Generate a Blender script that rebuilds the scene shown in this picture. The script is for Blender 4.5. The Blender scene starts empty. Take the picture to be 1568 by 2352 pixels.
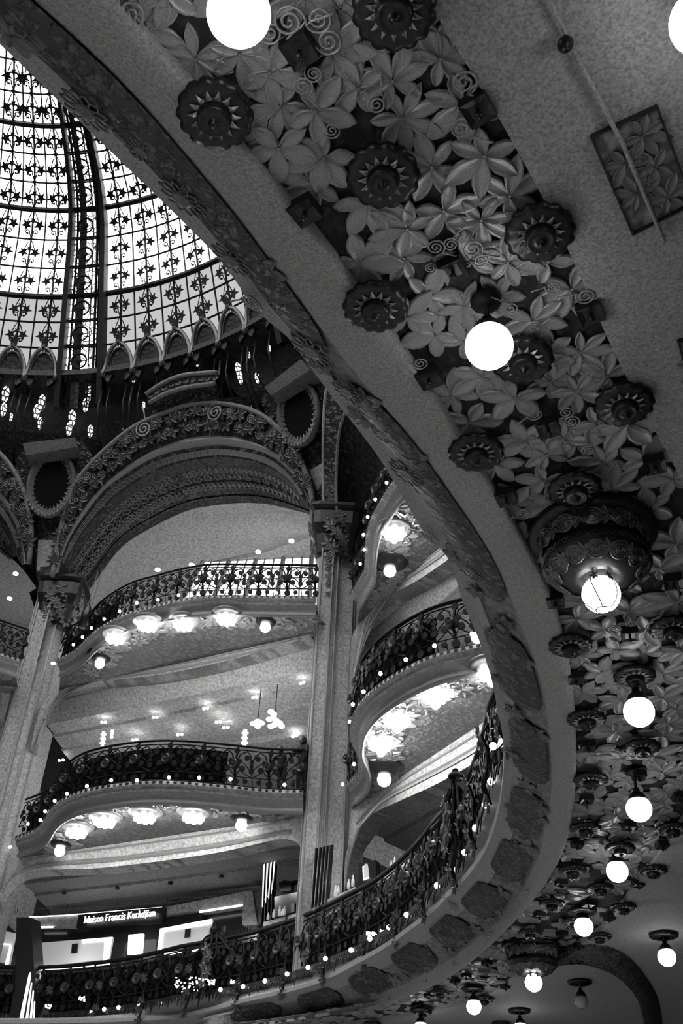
import bpy, math, random
import numpy as np
from mathutils import Vector, Matrix, geometry
random.seed(7); rng = np.random.default_rng(7)
C = bpy.context.scene.collection
PI = math.pi
# ------------------------------------------------------------------ camera
FPX, IW, IH = 2287., 1568., 2352.
U = np.array([930 - IW/2, -1730 - IH/2, FPX]); U /= np.linalg.norm(U)          # world up in camera axes (x right, y down, z forward)
FW = np.array([0, 0, 1.]) - U*U[2]; FW /= np.linalg.norm(FW)
RT = np.cross(FW, U); RT = -RT if RT[0] < 0 else RT
R3 = np.array([RT, FW, U])
cam = bpy.data.cameras.new('camera'); cam_o = bpy.data.objects.new('camera', cam); C.objects.link(cam_o)
cam.sensor_fit = 'VERTICAL'; cam.sensor_height = 36; cam.lens = FPX/IH*36; cam.clip_end = 300; cam.clip_start = .05
Mc = np.column_stack([R3@np.array([1., 0, 0]), R3@np.array([0, -1., 0]), R3@np.array([0, 0, -1.])])
cam_o.matrix_world = Matrix([list(Mc[0])+[0], list(Mc[1])+[0], list(Mc[2])+[0], [0, 0, 0, 1]])
bpy.context.scene.camera = cam_o
sc = bpy.context.scene
# ------------------------------------------------------------------ world, exposure
w = bpy.data.worlds.new('overcast_sky'); sc.world = w; w.use_nodes = True
nt = w.node_tree; bg = nt.nodes['Background']
tc = nt.nodes.new('ShaderNodeTexCoord'); sx = nt.nodes.new('ShaderNodeSeparateXYZ'); cr = nt.nodes.new('ShaderNodeValToRGB')
nt.links.new(tc.outputs['Generated'], sx.inputs[0]); nt.links.new(sx.outputs['Z'], cr.inputs[0]); nt.links.new(cr.outputs[0], bg.inputs[0])
cr.color_ramp.elements[0].position = .0; cr.color_ramp.elements[0].color = (.25, .25, .25, 1)
cr.color_ramp.elements[1].position = .9; cr.color_ramp.elements[1].color = (1, 1, 1, 1)
bg.inputs[1].default_value = 6.0
sc.view_settings.view_transform = 'Standard'; sc.view_settings.look = 'None'
sc.view_settings.exposure = 0.5; sc.view_settings.gamma = 1.0; sc.view_settings.use_curve_mapping = False
sc.cycles.max_bounces = 4; sc.cycles.diffuse_bounces = 3; sc.cycles.glossy_bounces = 1; sc.cycles.adaptive_threshold = .035
sc.cycles.transparent_max_bounces = 8; sc.cycles.transmission_bounces = 3
sc.cycles.caustics_reflective = False; sc.cycles.caustics_refractive = False
sc.cycles.sample_clamp_indirect = 3.0; sc.cycles.sample_clamp_direct = 0
# ------------------------------------------------------------------ materials
def mat(name, col, rough=.7, metal=0., speck=0., sscale=40., bump=0., bscale=6., leafy=0., lscale=4., dark=.4, emit=0., spec=.5):
    m = bpy.data.materials.new(name); m.use_nodes = True; n = m.node_tree; b = n.nodes['Principled BSDF']
    b.inputs['Roughness'].default_value = rough; b.inputs['Metallic'].default_value = metal
    b.inputs['Specular IOR Level'].default_value = spec
    c4 = (col, col, col*.985, 1); b.inputs['Base Color'].default_value = c4
    if emit:
        b.inputs['Emission Color'].default_value = (1, 1, 1, 1); b.inputs['Emission Strength'].default_value = emit
        return m
    t = n.nodes.new('ShaderNodeTexCoord'); last = None
    if speck:
        ns = n.nodes.new('ShaderNodeTexNoise'); ns.inputs['Scale'].default_value = sscale; ns.inputs['Detail'].default_value = 3
        n.links.new(t.outputs['Object'], ns.inputs['Vector'])
        r = n.nodes.new('ShaderNodeMapRange'); n.links.new(ns.outputs['Fac'], r.inputs[0])
        r.inputs[1].default_value = .3; r.inputs[2].default_value = .7; r.inputs[3].default_value = 1-speck; r.inputs[4].default_value = 1+speck
        last = r.outputs[0]
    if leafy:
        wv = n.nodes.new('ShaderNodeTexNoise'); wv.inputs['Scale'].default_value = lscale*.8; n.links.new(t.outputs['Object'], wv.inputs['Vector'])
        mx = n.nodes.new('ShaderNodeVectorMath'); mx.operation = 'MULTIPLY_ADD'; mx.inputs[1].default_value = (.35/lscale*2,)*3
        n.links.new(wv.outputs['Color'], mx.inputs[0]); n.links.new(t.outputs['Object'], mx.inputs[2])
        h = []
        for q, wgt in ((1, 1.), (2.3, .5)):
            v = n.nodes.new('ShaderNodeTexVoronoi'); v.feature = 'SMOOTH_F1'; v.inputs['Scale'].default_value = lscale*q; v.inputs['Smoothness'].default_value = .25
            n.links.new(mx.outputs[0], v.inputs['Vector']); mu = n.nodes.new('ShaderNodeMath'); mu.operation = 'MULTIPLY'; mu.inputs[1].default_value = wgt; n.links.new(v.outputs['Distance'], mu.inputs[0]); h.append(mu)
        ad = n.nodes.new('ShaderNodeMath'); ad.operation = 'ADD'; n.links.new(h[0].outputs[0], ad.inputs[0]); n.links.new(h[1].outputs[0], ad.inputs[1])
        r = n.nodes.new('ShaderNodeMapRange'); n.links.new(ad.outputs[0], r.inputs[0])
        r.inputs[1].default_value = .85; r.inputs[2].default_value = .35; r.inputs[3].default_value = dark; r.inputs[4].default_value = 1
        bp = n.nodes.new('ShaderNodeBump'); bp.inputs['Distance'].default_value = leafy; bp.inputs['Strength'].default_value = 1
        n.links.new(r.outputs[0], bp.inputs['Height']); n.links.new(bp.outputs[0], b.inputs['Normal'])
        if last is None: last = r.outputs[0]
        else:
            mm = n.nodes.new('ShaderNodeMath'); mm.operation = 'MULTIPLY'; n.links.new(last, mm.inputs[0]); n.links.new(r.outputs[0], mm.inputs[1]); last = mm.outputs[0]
    if bump:
        nb = n.nodes.new('ShaderNodeTexNoise'); nb.inputs['Scale'].default_value = bscale; nb.inputs['Detail'].default_value = 4
        n.links.new(t.outputs['Object'], nb.inputs['Vector'])
        bp = n.nodes.new('ShaderNodeBump'); bp.inputs['Distance'].default_value = bump; n.links.new(nb.outputs['Fac'], bp.inputs['Height'])
        n.links.new(bp.outputs[0], b.inputs['Normal'])
    if last is not None:
        ml = n.nodes.new('ShaderNodeVectorMath'); ml.operation = 'SCALE'; ml.inputs[0].default_value = (col, col, col*.985)
        n.links.new(last, ml.inputs['Scale']); n.links.new(ml.outputs[0], b.inputs['Base Color'])
    return m
M = {}
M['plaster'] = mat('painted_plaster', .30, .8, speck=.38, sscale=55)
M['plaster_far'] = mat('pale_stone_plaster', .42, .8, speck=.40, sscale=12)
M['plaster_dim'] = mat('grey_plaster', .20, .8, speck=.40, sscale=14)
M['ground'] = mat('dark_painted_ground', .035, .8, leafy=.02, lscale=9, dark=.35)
M['leaf'] = mat('gilded_leaf_relief', .30, .42, metal=.25, speck=.38, sscale=45)
M['leaf_deep'] = mat('deep_bronze_leaf', .085, .35, metal=.5)
M['leaf_dark'] = mat('aged_leaf_relief', .16, .5, metal=.3, speck=.3, sscale=25)
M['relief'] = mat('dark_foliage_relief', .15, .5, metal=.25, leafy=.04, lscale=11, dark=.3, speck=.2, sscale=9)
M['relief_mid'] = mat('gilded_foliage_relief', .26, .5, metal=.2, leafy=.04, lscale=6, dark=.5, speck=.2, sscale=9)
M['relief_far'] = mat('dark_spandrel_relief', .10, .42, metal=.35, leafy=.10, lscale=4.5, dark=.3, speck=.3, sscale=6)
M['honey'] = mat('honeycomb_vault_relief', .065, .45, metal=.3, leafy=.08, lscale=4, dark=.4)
M['mould'] = mat('gilt_moulding', .30, .45, metal=.2, speck=.15, sscale=12)
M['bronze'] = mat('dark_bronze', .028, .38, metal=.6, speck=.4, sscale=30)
M['bronze_lit'] = mat('lit_bronze', .16, .35, metal=.7, speck=.4, sscale=40)  # lit copy of the bronze: brightness put into the colour
M['iron'] = mat('black_wrought_iron', .006, .6, metal=.0, spec=.22)
M['ironleaf'] = mat('darkened_gilt_iron', .04, .45, metal=.4)
M['drum'] = mat('blackened_drum', .03, .6, leafy=.05, lscale=4, dark=.4)
M['globe'] = mat('lit_opal_glass', .8, .3, emit=7.)
M['spot'] = mat('lit_lamp', .8, .3, emit=8.)
M['cluster'] = mat('bright_lamp_cluster', .8, .3, emit=60.)
M['bulb'] = mat('lit_small_bulb', .8, .3, emit=5.)
M['panel_lit'] = mat('backlit_panel', .8, .4, emit=1.5)
M['panel_soft'] = mat('softly_backlit_panel', .5, .5, emit=.15)
M['shelf_lit'] = mat('lit_shop_wall', .8, .5, emit=1.6)
M['opal_off'] = mat('unlit_opal_glass', .35, .25)
M['floor'] = mat('stone_floor', .5, .5, speck=.1, sscale=2)
M['black'] = mat('black_lacquer', .012, .35)
M['steel'] = mat('brushed_steel', .35, .25, metal=.9)
M['white'] = mat('white_counter', .55, .4)
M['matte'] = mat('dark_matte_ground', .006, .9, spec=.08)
M['block'] = mat('shaded_stone_block', .12, .8, speck=.35, sscale=12)  # stone darkened against strong sky light: spandrel shade put into the colour
M['cloth'] = mat('dark_clothing', .012, .85)
M['skin'] = mat('dark_face_skin', .12, .6)  # one even dark skin tone
M['fins'] = mat('dark_glass_fin', .05, .15, metal=.5)
def glass_mat(name, clear, tint, diff):
    m = bpy.data.materials.new(name); m.use_nodes = True; n = m.node_tree
    for x in list(n.nodes): n.nodes.remove(x)
    o = n.nodes.new('ShaderNodeOutputMaterial'); t = n.nodes.new('ShaderNodeBsdfTransparent'); d = n.nodes.new('ShaderNodeBsdfTranslucent'); x = n.nodes.new('ShaderNodeMixShader')
    t.inputs[0].default_value = (tint,)*3+(1,); d.inputs[0].default_value = (diff,)*3+(1,); x.inputs[0].default_value = clear
    n.links.new(d.outputs[0], x.inputs[1]); n.links.new(t.outputs[0], x.inputs[2]); n.links.new(x.outputs[0], o.inputs[0]); return m
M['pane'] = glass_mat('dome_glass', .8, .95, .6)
M['pane_low'] = glass_mat('dense_dome_glass', .05, .9, .06)  # lower rows: far less clear and darker than the panes above
def stained(name):
    m = glass_mat(name, .8, .9, .3); n = m.node_tree
    t = n.nodes.new('ShaderNodeTexCoord'); v = n.nodes.new('ShaderNodeTexVoronoi'); v.feature = 'DISTANCE_TO_EDGE'; v.inputs['Scale'].default_value = 3.2
    r = n.nodes.new('ShaderNodeMapRange'); r.inputs[1].default_value = .03; r.inputs[2].default_value = .09; r.inputs[3].default_value = .0; r.inputs[4].default_value = .85
    n.links.new(t.outputs['Object'], v.inputs['Vector']); n.links.new(v.outputs['Distance'], r.inputs[0])
    cb = n.nodes.new('ShaderNodeCombineXYZ')
    for k in range(3): n.links.new(r.outputs[0], cb.inputs[k])
    tr = [x for x in n.nodes if x.type == 'BSDF_TRANSPARENT'][0]; tl = [x for x in n.nodes if x.type == 'BSDF_TRANSLUCENT'][0]
    n.links.new(cb.outputs[0], tr.inputs[0]); tl.inputs[0].default_value = (.05, .05, .05, 1); return m
M['stained'] = stained('leaded_stained_glass')
def tracery(name):
    m = mat(name, .02, .4); n = m.node_tree; b = n.nodes['Principled BSDF']; t = n.nodes.new('ShaderNodeTexCoord'); v = n.nodes.new('ShaderNodeTexVoronoi'); v.feature = 'DISTANCE_TO_EDGE'; v.inputs['Scale'].default_value = 5
    r = n.nodes.new('ShaderNodeMapRange'); r.inputs[1].default_value = .06; r.inputs[2].default_value = .16; r.inputs[4].default_value = 1.3
    n.links.new(t.outputs['Object'], v.inputs['Vector']); n.links.new(v.outputs['Distance'], r.inputs[0]); n.links.new(r.outputs[0], b.inputs['Emission Strength']); b.inputs['Emission Color'].default_value = (1, 1, 1, 1); return m
M['tracery'] = tracery('glowing_leaded_window')  # leaded pattern glows by emission in place of daylight
# ------------------------------------------------------------------ geometry of the hall
CEN = np.array([-13.4, 13.3])                       # centre of the round hall
def ray(px, py): return R3@np.array([px - IW/2, py - IH/2, FPX])
def atz(px, py, z): r = ray(px, py); return r*(z/r[2])               # point of a horizontal plane
def onplane(px, py, a, b):                                           # vertical plane through plan points a, b
    r = ray(px, py); n = np.array([b[1]-a[1], a[0]-b[0]]); return r*(np.dot(n, a)/np.dot(n, r[:2]))
def onrev(px, py, rf):                                               # surface of revolution about the hall's axis
    r = ray(px, py); r = r/np.linalg.norm(r); t = np.arange(75, 12, -.1)
    f = np.hypot(r[0]*t-CEN[0], r[1]*t-CEN[1]) - rf(r[2]*t)
    s = np.where(f[:-1]*f[1:] <= 0)[0]
    if len(s) == 0: return r*t[np.argmin(abs(f))]
    i = s[0]; k = f[i]/(f[i]-f[i+1]+1e-9); return r*(t[i]+(t[i+1]-t[i])*k)
def polar(p): d = np.asarray(p)[:2]-CEN; return math.degrees(math.atan2(d[1], d[0])), float(np.hypot(*d))
def fromp(phi, r, z): a = math.radians(phi); return np.array([CEN[0]+r*math.cos(a), CEN[1]+r*math.sin(a), z])
def rotp(p, deg):
    a = math.radians(deg); p = np.atleast_2d(p); d = p[:, :2]-CEN
    return np.column_stack([CEN[0]+d[:, 0]*math.cos(a)-d[:, 1]*math.sin(a), CEN[1]+d[:, 0]*math.sin(a)+d[:, 1]*math.cos(a), p[:, 2]])
def resamp(pts, n):
    p = np.asarray(pts, float)
    # Catmull-Rom then even spacing
    q = []
    for i in range(len(p)-1):
        p0 = p[max(i-1, 0)]; p1 = p[i]; p2 = p[i+1]; p3 = p[min(i+2, len(p)-1)]
        for t in np.linspace(0, 1, 8, endpoint=False):
            q.append(.5*((2*p1)+(p2-p0)*t+(2*p0-5*p1+4*p2-p3)*t*t+(3*p1-p0-3*p2+p3)*t**3))
    q.append(p[-1]); q = np.array(q); d = np.r_[0, np.cumsum(np.linalg.norm(np.diff(q, axis=0), axis=1))]
    s = np.linspace(0, d[-1], n); return np.column_stack([np.interp(s, d, q[:, k]) for k in range(q.shape[1])])
# ------------------------------------------------------------------ mesh builders
WL = {}
def wl(o): return WL.get(o.name, np.zeros(3)) if o is not None else np.zeros(3)
def link(o, parent=None, world=None):
    C.objects.link(o)
    if parent is not None: o.parent = parent
    if world is not None:
        o.location = Vector(np.asarray(world, float)-wl(parent)); WL[o.name] = np.asarray(world, float)
    return o
def tag(o, label=None, cat=None, group=None, kind=None):
    if label: o['label'] = label
    if cat: o['category'] = cat
    if group: o['group'] = group
    if kind: o['kind'] = kind
    return o
def thing(name, label, cat, loc, group=None):
    o = bpy.data.objects.new(name, None); o.empty_display_size = .2; link(o, None, loc); return tag(o, label, cat, group)
class MB:
    def __init__(s): s.v = []; s.f = []; s.n = 0
    def add(s, v, f):
        v = np.asarray(v, float).reshape(-1, 3); s.v.append(v); k = s.n; s.f += [tuple(i+k for i in x) for x in f]; s.n += len(v); return s
    def grid(s, rows, closed_u=False, closed_v=False):
        rows = [np.asarray(r, float) for r in rows]; m = len(rows); n = len(rows[0]); f = []
        for i in range(m if closed_v else m-1):
            for j in range(n if closed_u else n-1):
                a = i*n+j; b = i*n+(j+1) % n; c = ((i+1) % m)*n+(j+1) % n; d = ((i+1) % m)*n+j; f.append((a, b, c, d))
        return s.add(np.vstack(rows), f)
    def box(s, c, ax, ay, az):
        c, ax, ay, az = map(lambda q: np.asarray(q, float), (c, ax, ay, az)); v = []
        for i in (-1, 1):
            for j in (-1, 1):
                for k in (-1, 1): v.append(c+ax*i+ay*j+az*k)
        return s.add(v, [(0, 1, 3, 2), (4, 6, 7, 5), (0, 4, 5, 1), (2, 3, 7, 6), (0, 2, 6, 4), (1, 5, 7, 3)])
    def tube(s, pts, r, k=6, cap=True):
        p = np.asarray(pts, float); n = len(p); r = np.broadcast_to(r, (n,)); t = np.gradient(p, axis=0); t /= np.linalg.norm(t, axis=1)[:, None]+1e-9
        up = np.array([0, 0, 1.]) if abs(t[0][2]) < .9 else np.array([1., 0, 0]); rows = []; a = np.cross(t[0], up); a /= np.linalg.norm(a)
        for i in range(n):
            a = a-t[i]*np.dot(a, t[i]); a /= np.linalg.norm(a)+1e-9; b = np.cross(t[i], a)
            rows.append([p[i]+r[i]*(a*math.cos(2*PI*j/k)+b*math.sin(2*PI*j/k)) for j in range(k)])
        base = s.n; s.grid(rows, closed_u=True)
        if cap: s.f.append(tuple(base+j for j in range(k))[::-1]); s.f.append(tuple(base+(n-1)*k+j for j in range(k)))
        return s
    def lathe(s, prof, seg=20, c=(0, 0, 0), caps=True):
        c = np.asarray(c, float); rows = [[c+np.array([r*math.cos(2*PI*j/seg), r*math.sin(2*PI*j/seg), z]) for j in range(seg)] for r, z in prof]
        base = s.n; s.grid(rows, closed_u=True); n = len(prof)
        if caps: s.f.append(tuple(base+j for j in range(seg))[::-1]); s.f.append(tuple(base+(n-1)*seg+j for j in range(seg)))
        return s
    def sphere(s, r, c=(0, 0, 0), seg=20, sq=(1, 1, 1)):
        c = np.asarray(c, float); m = seg//2
        rows = [[c+r*np.array([sq[0]*math.sin(PI*i/m)*math.cos(2*PI*j/seg), sq[1]*math.sin(PI*i/m)*math.sin(2*PI*j/seg), sq[2]*math.cos(PI*i/m)]) for j in range(seg)] for i in range(1, m)]
        base = s.n; s.grid(rows, closed_u=True); top = s.n; s.v.append(np.array([c+[0, 0, r*sq[2]], c-[0, 0, r*sq[2]]])); s.n += 2
        for j in range(seg):
            s.f.append((base+j, base+(j+1) % seg, top)); e = base+(m-2)*seg; s.f.append((e+(j+1) % seg, e+j, top+1))
        return s
    def poly(s, pts, off):                                 # filled outline with thickness off
        p = np.asarray(pts, float); n = len(p); off = np.asarray(off, float)
        tri = geometry.tessellate_polygon([[Vector(q) for q in p]]); q = p+off
        f = [tuple(t) for t in tri]+[tuple(i+n for i in t)[::-1] for t in tri]+[(i, (i+1) % n, (i+1) % n+n, i+n) for i in range(n)]
        return s.add(np.vstack([p, q]), f)
    def ribbon(s, a, b, off):                              # thick strip between two 3D curves of equal count
        a = np.asarray(a, float); b = np.asarray(b, float); off = np.asarray(off, float)
        return s.grid([a, b, b+off, a+off], closed_v=True)
    def mesh(s, name, m, smooth=False, origin=None):
        v = np.vstack(s.v); o = v.mean(axis=0) if origin is None else np.asarray(origin, float); me = bpy.data.meshes.new(name)
        me.from_pydata([tuple(x) for x in v-o], [], s.f); me.materials.append(M[m] if isinstance(m, str) else m); me.update()
        if smooth: me.polygons.foreach_set('use_smooth', [True]*len(me.polygons))
        return me, o
    def build(s, name, m, parent=None, smooth=False, **k):
        me, o = s.mesh(name, m, smooth); ob = bpy.data.objects.new(name, me); link(ob, parent, o); return tag(ob, **k)
def inst(me, name, parent, world, rot=None, scale=None, **k):
    o = bpy.data.objects.new(name, me); link(o, parent, world)
    if rot is not None: o.rotation_euler = rot
    if scale is not None: o.scale = (scale,)*3 if np.isscalar(scale) else scale
    return tag(o, **k)
def copytree(o, loc, **k):
    c = o.copy(); C.objects.link(c); c.location = Vector(loc); WL[c.name] = np.asarray(loc, float); tag(c, **k)
    for ch in o.children:
        d = ch.copy(); C.objects.link(d); d.parent = c
        for g in ch.children:
            e = g.copy(); C.objects.link(e); e.parent = d
    return c
# ================================================================== RING GALLERY OVERHEAD (ceiling, bands)
def curve_phi(px, z):                                   # plan radius of an edge as a function of the angle about the hall's axis
    a = np.array([polar(atz(*p, z)) for p in px]); a = a[np.argsort(a[:, 0])]; return a
A_px = [(270,0),(400,200),(550,340),(640,440),(720,560),(800,660),(890,760),(960,880),(1030,990),(1120,1110),(1160,1190),(1220,1290),(1270,1400),(1300,1520),(1310,1620),(1315,1750),(1310,1850),(1290,1950),(1240,2040),(1170,2120),(1100,2190),(1000,2260),(900,2300),(655,2346)]
B_px = [(75,0),(150,70),(300,200),(440,380),(530,470),(600,580),(740,760),(830,880),(950,1010),(1000,1090),(1130,1280),(1200,1450),(1240,1560),(1260,1700),(1251,1895),(1209,2025),(1106,2147),(975,2236),(830,2300),(700,2331)]
C_px = [(0,100),(100,200),(250,345),(400,490),(520,610),(600,742),(650,750),(680,800),(760,910),(870,1050),(935,1160),(990,1255),(1025,1262),(1060,1380),(1110,1500),(1140,1620),(1155,1700),(1153,1803),(1140,1880),(1113,1956),(1025,2063),(930,2144),(815,2216),(719,2263),(559,2302),(400,2340)]
F_px = [(1133,1800),(1105,1900),(1055,1990),(1000,2040),(930,2110),(860,2160),(783,2193),(687,2232),(572,2263),(400,2290),(270,2315),(100,2330)]
D_px = [(985,0),(1060,150),(1170,310),(1240,430),(1300,560),(1360,720),(1430,870),(1500,1000),(1568,1090),(1566,1894),(1480,1998),(1398,2118),(1363,2157),(1290,2190),(1200,2230),(1130,2290)]
def rfun(px, z, lo, hi, sm=2.0):
    a = curve_phi(px, z); ph = np.arange(-95, 116, .5); r = np.interp(ph, a[:, 0], a[:, 1])
    k = np.exp(-.5*(np.arange(-12, 13)*.5/sm)**2); k /= k.sum(); rs = np.convolve(np.pad(r, 12, mode='edge'), k, 'valid')
    return lambda p: np.interp(p, ph, rs)
ZS = 5.4
rA = rfun(A_px, ZS, 0, 0); rB = rfun(B_px, 5.6, 0, 0, 1.0); rC = rfun(C_px, 6.0, 0, 0, .5); rD = rfun(D_px, ZS, 0, 0)
_a, _b, _d = rA, rB, rD                                # past the far left the bands keep their widths behind the edge
rA = lambda p: np.maximum(_a(p), rC(p)+1.0-.25*np.clip(60-np.asarray(p), 0, 40)); rB = lambda p: np.maximum(_b(p), rC(p)+.5-.25*np.clip(60-np.asarray(p), 0, 40)); rD = lambda p: np.maximum(_d(p), rA(p)+1.2)
aF = curve_phi(F_px, 6.5); rF = lambda p: np.where(np.asarray(p) < 3, rC(p)+.25, np.interp(p, aF[:, 0], aF[:, 1]))
PH = np.arange(-78, 100.01, .75)
def ringrow(rf, z, dr=0, ph=None): ph = PH if ph is None else ph; return np.array([fromp(p, float(rf(p))+dr, z) for p in ph])
ceiling = MB().grid([ringrow(rD, ZS), ringrow(rD, ZS, 3), ringrow(rD, ZS, 9), ringrow(rD, ZS, 22), ringrow(rD, 6.46, 22), ringrow(lambda p: max(float(rA(p)), float(rF(p)))+.9, 6.46), ringrow(lambda p: float(rA(p))+.6, ZS+.12), ringrow(rD, ZS+.12), ringrow(rD, ZS)]).build('ceiling', 'plaster')
tag(ceiling, 'plain plaster ceiling of the gallery overhead', kind='structure')
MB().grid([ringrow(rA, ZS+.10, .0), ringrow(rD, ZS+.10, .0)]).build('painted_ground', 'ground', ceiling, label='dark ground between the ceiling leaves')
def roll(rf0, z0, rf1, z1, bul, n=5):
    rows = []
    for i in range(n):
        t = i/(n-1); rows.append(np.array([fromp(p, float(rf0(p))*(1-t)+float(rf1(p))*t, z0*(1-t)+z1*t-bul*math.sin(PI*t)) for p in PH]))
    return rows
mb = MB().grid([ringrow(rA, ZS+.12, .03), ringrow(rA, ZS-.01, .03)]+roll(rA, ZS-.02, rB, 5.6, .035))
mb.build('rim_band', 'plaster', ceiling, smooth=True, label='plain rounded plaster band round the leaf panel')
trim = MB().grid([ringrow(rB, 5.6, 0), ringrow(rB, 5.63, -.02), ringrow(lambda p: rB(p)*.55+rC(p)*.45, 5.80), ringrow(lambda p: rB(p)*.40+rC(p)*.60, 5.86)]).build('trim_1', 'plaster_dim', smooth=False)
tag(trim, 'dark flowered frieze band along the gallery edge', kind='structure')
mb = MB().grid([ringrow(lambda p: rB(p)*.40+rC(p)*.60, 5.86), ringrow(lambda p: rB(p)*.38+rC(p)*.62, 5.83), ringrow(rC, 5.95, .12), ringrow(rC, 6.0), ringrow(rC, 6.1), ringrow(rC, 6.18, .15), ringrow(rF, 6.37, .1), ringrow(rF, 6.40, -.05), ringrow(rF, 6.5, -.05), ringrow(rF, 6.5, 1.0)])
mb.build('edge_moulding', 'plaster', trim, smooth=False, label='pale plaster lip of the frieze band')
# raised foliage panels with rounded ends on the frieze where it swings round
def band_pt(p, t): r = float(rB(p))*(1-t)+float(rC(p))*t; z = 5.62+(.38*t); return fromp(p, r, z-.03)
for p0, p1 in [(-60,-46),(-45,-31.2),(-30,-17.2),(-15,-8.2),(-7,-.5),(.8,6.6),(8.2,13.6),(15.4,20.5),(22.2,27),(29,34),(36,41),(43,48),(50,55.5)]:
    rows = []; off = []
    for i in range(17):
        t = .5-.5*math.cos(PI*i/16); p = p0+(p1-p0)*t; e = 1-abs(2*t-1)**9; wid = .31 if p0 < -16 else .37; cn = .30 if p0 < -16 else .45; lo = cn-wid*e; hi = cn+wid*e
        rows.append([band_pt(p, lo+(hi-lo)*k/6)-np.array([0, 0, .05*math.sin(PI*k/6)*e+.015]) for k in range(7)])
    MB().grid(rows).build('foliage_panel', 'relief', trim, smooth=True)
# ------------------------------------------------------------------ ceiling ornaments
def leaf_mesh(n, spread, seed, L=1.0, open_=330):
    r = random.Random(seed); mb = MB(); H = .10
    for k in range(n):
        a = math.radians(-open_/2+open_*(k+.5)/n + r.uniform(-6, 6)); l = L*(.62+.38*math.cos(a*.55))*r.uniform(.88, 1.08); wd = l*spread*r.uniform(.9, 1.15)
        ts = [0.04, .22, .45, .68, .87, 1.0]; ws = [.12, .62, 1., .92, .5, .03]; rows = []
        for t, w_ in zip(ts, ws):
            row = []
            for q, z in ((-1, 0), (-.9, -H), (-.62, -H*.62), (0, -H*.38), (.62, -H*.62), (.9, -H), (1, 0)):
                x = t*l; y = q*w_*wd*.5; row.append((x*math.cos(a)-y*math.sin(a), x*math.sin(a)+y*math.cos(a), z*(1 if t < .95 else .4)))
            rows.append(row)
        mb.grid(rows)
    mb.sphere(.06*L, (0, 0, -.05), 8); me, _ = mb.mesh('leaf', 'leaf', True, origin=(0, 0, 0)); return me
LEAF = [leaf_mesh(n, s, i) for i, (n, s) in enumerate([(7, .42), (6, .46), (5, .5), (7, .4), (5, .55), (6, .5)])]
leaf_px = [(450,130),(551,119),(836,92),(924,264),(821,195),(744,356),(844,455),(936,517),(725,245),(645,237),(947,65),(825,597),(955,60),(992,379),(1168,443),(1019,477),(1104,498),(1254,592),(1164,592),(928,590),(1143,675),(985,677),
 (832,604),(994,678),(1064,699),(1064,778),(1106,856),(1222,726),(1246,803),(1180,902),(1263,873),(1077,964),(1205,1010),(1255,1039),(1136,1058),(1390,854),(1321,890),(1363,961),(1437,964),(1321,1018),(1384,1057),(1249,1098),(1404,1113),(1542,1095),(1267,1146),
 (330,60),(385,-20),(640,330),(700,-10),(780,20),(1010,130),(560,330),(1060,230),(870,-40),(1330,800),(1000,760),(935,720),(1310,660),(720,420),(620,160),(900,180),(1480,1050),(1180,1150),(760,110),(1110,350),(1080,590),(1340,960),(1040,905),(1190,1230),(1490,1160),(1550,1240),(1290,1700-700)]
ros_px = [(497,247,1),(880,390,1),(1237,520,1),(862,690,1),(1185,800,1),(1430,915,1),(1092,1025,1),(1318,1110,1),(905,8,1),(1308,1470,1),(1455,1540,1),(1345,1640,1),(1540,1430,1),(1472,1705,1),(1355,1780,1),(1343,1893,1),(1542,1893,1),(1422,1938,1),(1313,1990,1),(1497,1990,1),(1377,2030,1),(1266,2066,1),(1430,2075,1),(1320,2108,1),(1216,2134,1),(1375,2143,1),(1257,2168,1),(1112,2288,1),(1010,2272,1),(970,2318,1),(1150,2345,1),(855,2345,1)]
boss_px = [(688,113),(700,482),(1097,248),(1040,617),(985,865),(1355,715),(1258,980),(1503,1065),(1162,1140),(1275,1378),(1445,1455),(1545,1335),(1322,1556),(1350,1712),(1467,1780),(1347,1835),(1560,1830),(1443,1896),(1325,1938),(1520,1940),(1288,2027),(1465,2030),(1350,2075),(1238,2100),(1398,2107),(1290,2144),(1183,2160),(1328,2172),(1118,2210),(1070,2240),(1045,2252),(985,2285),(1160,2265)]
leaves = []
def clear(q, pts, d): return all(np.hypot(*(q[:2]-p[:2])) > d for p in pts)
ros_w = [atz(x, y, ZS+.02) for x, y, _ in ros_px]; boss_w = [atz(x, y, ZS+.0) for x, y in boss_px]
for i, (x, y) in enumerate(leaf_px):
    q = atz(x, y, ZS+.1)
    if clear(q, leaves, .1): leaves.append(q)
rad = [0]*0
def leafr(p): return 1
tries = 0; phs = []
while len(leaves) < 292 and tries < 9000:
    tries += 1; ph = rng.uniform(-44, 62); t = rng.uniform(.07, .93); r = float(rA(ph))*(1-t)+float(rD(ph))*t; q = fromp(ph, r, ZS+.1)
    d = .34 if ph < 5 else .5
    if not clear(q, leaves, d) or not clear(q, ros_w, .26) or not clear(q, boss_w, .14): continue
    leaves.append(q)
for i, q in enumerate(leaves):
    ph, r = polar(q); a, d = float(rA(ph)), float(rD(ph)); ed = max(.05, min(r-a, d-r)); others = [np.hypot(*(q[:2]-p[:2])) for j, p in enumerate(leaves) if j != i]
    nn = sorted(others)[:3]; s = min(.45, max(.27, .86*sum(nn)/3))
    s = min(s, ed+.2)
    inst(LEAF[i % 6], 'leaf', ceiling, q-np.array([0, 0, .004*(i % 9)]), (0, 0, random.uniform(0, 2*PI)), (s, s, s*1.0))
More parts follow.
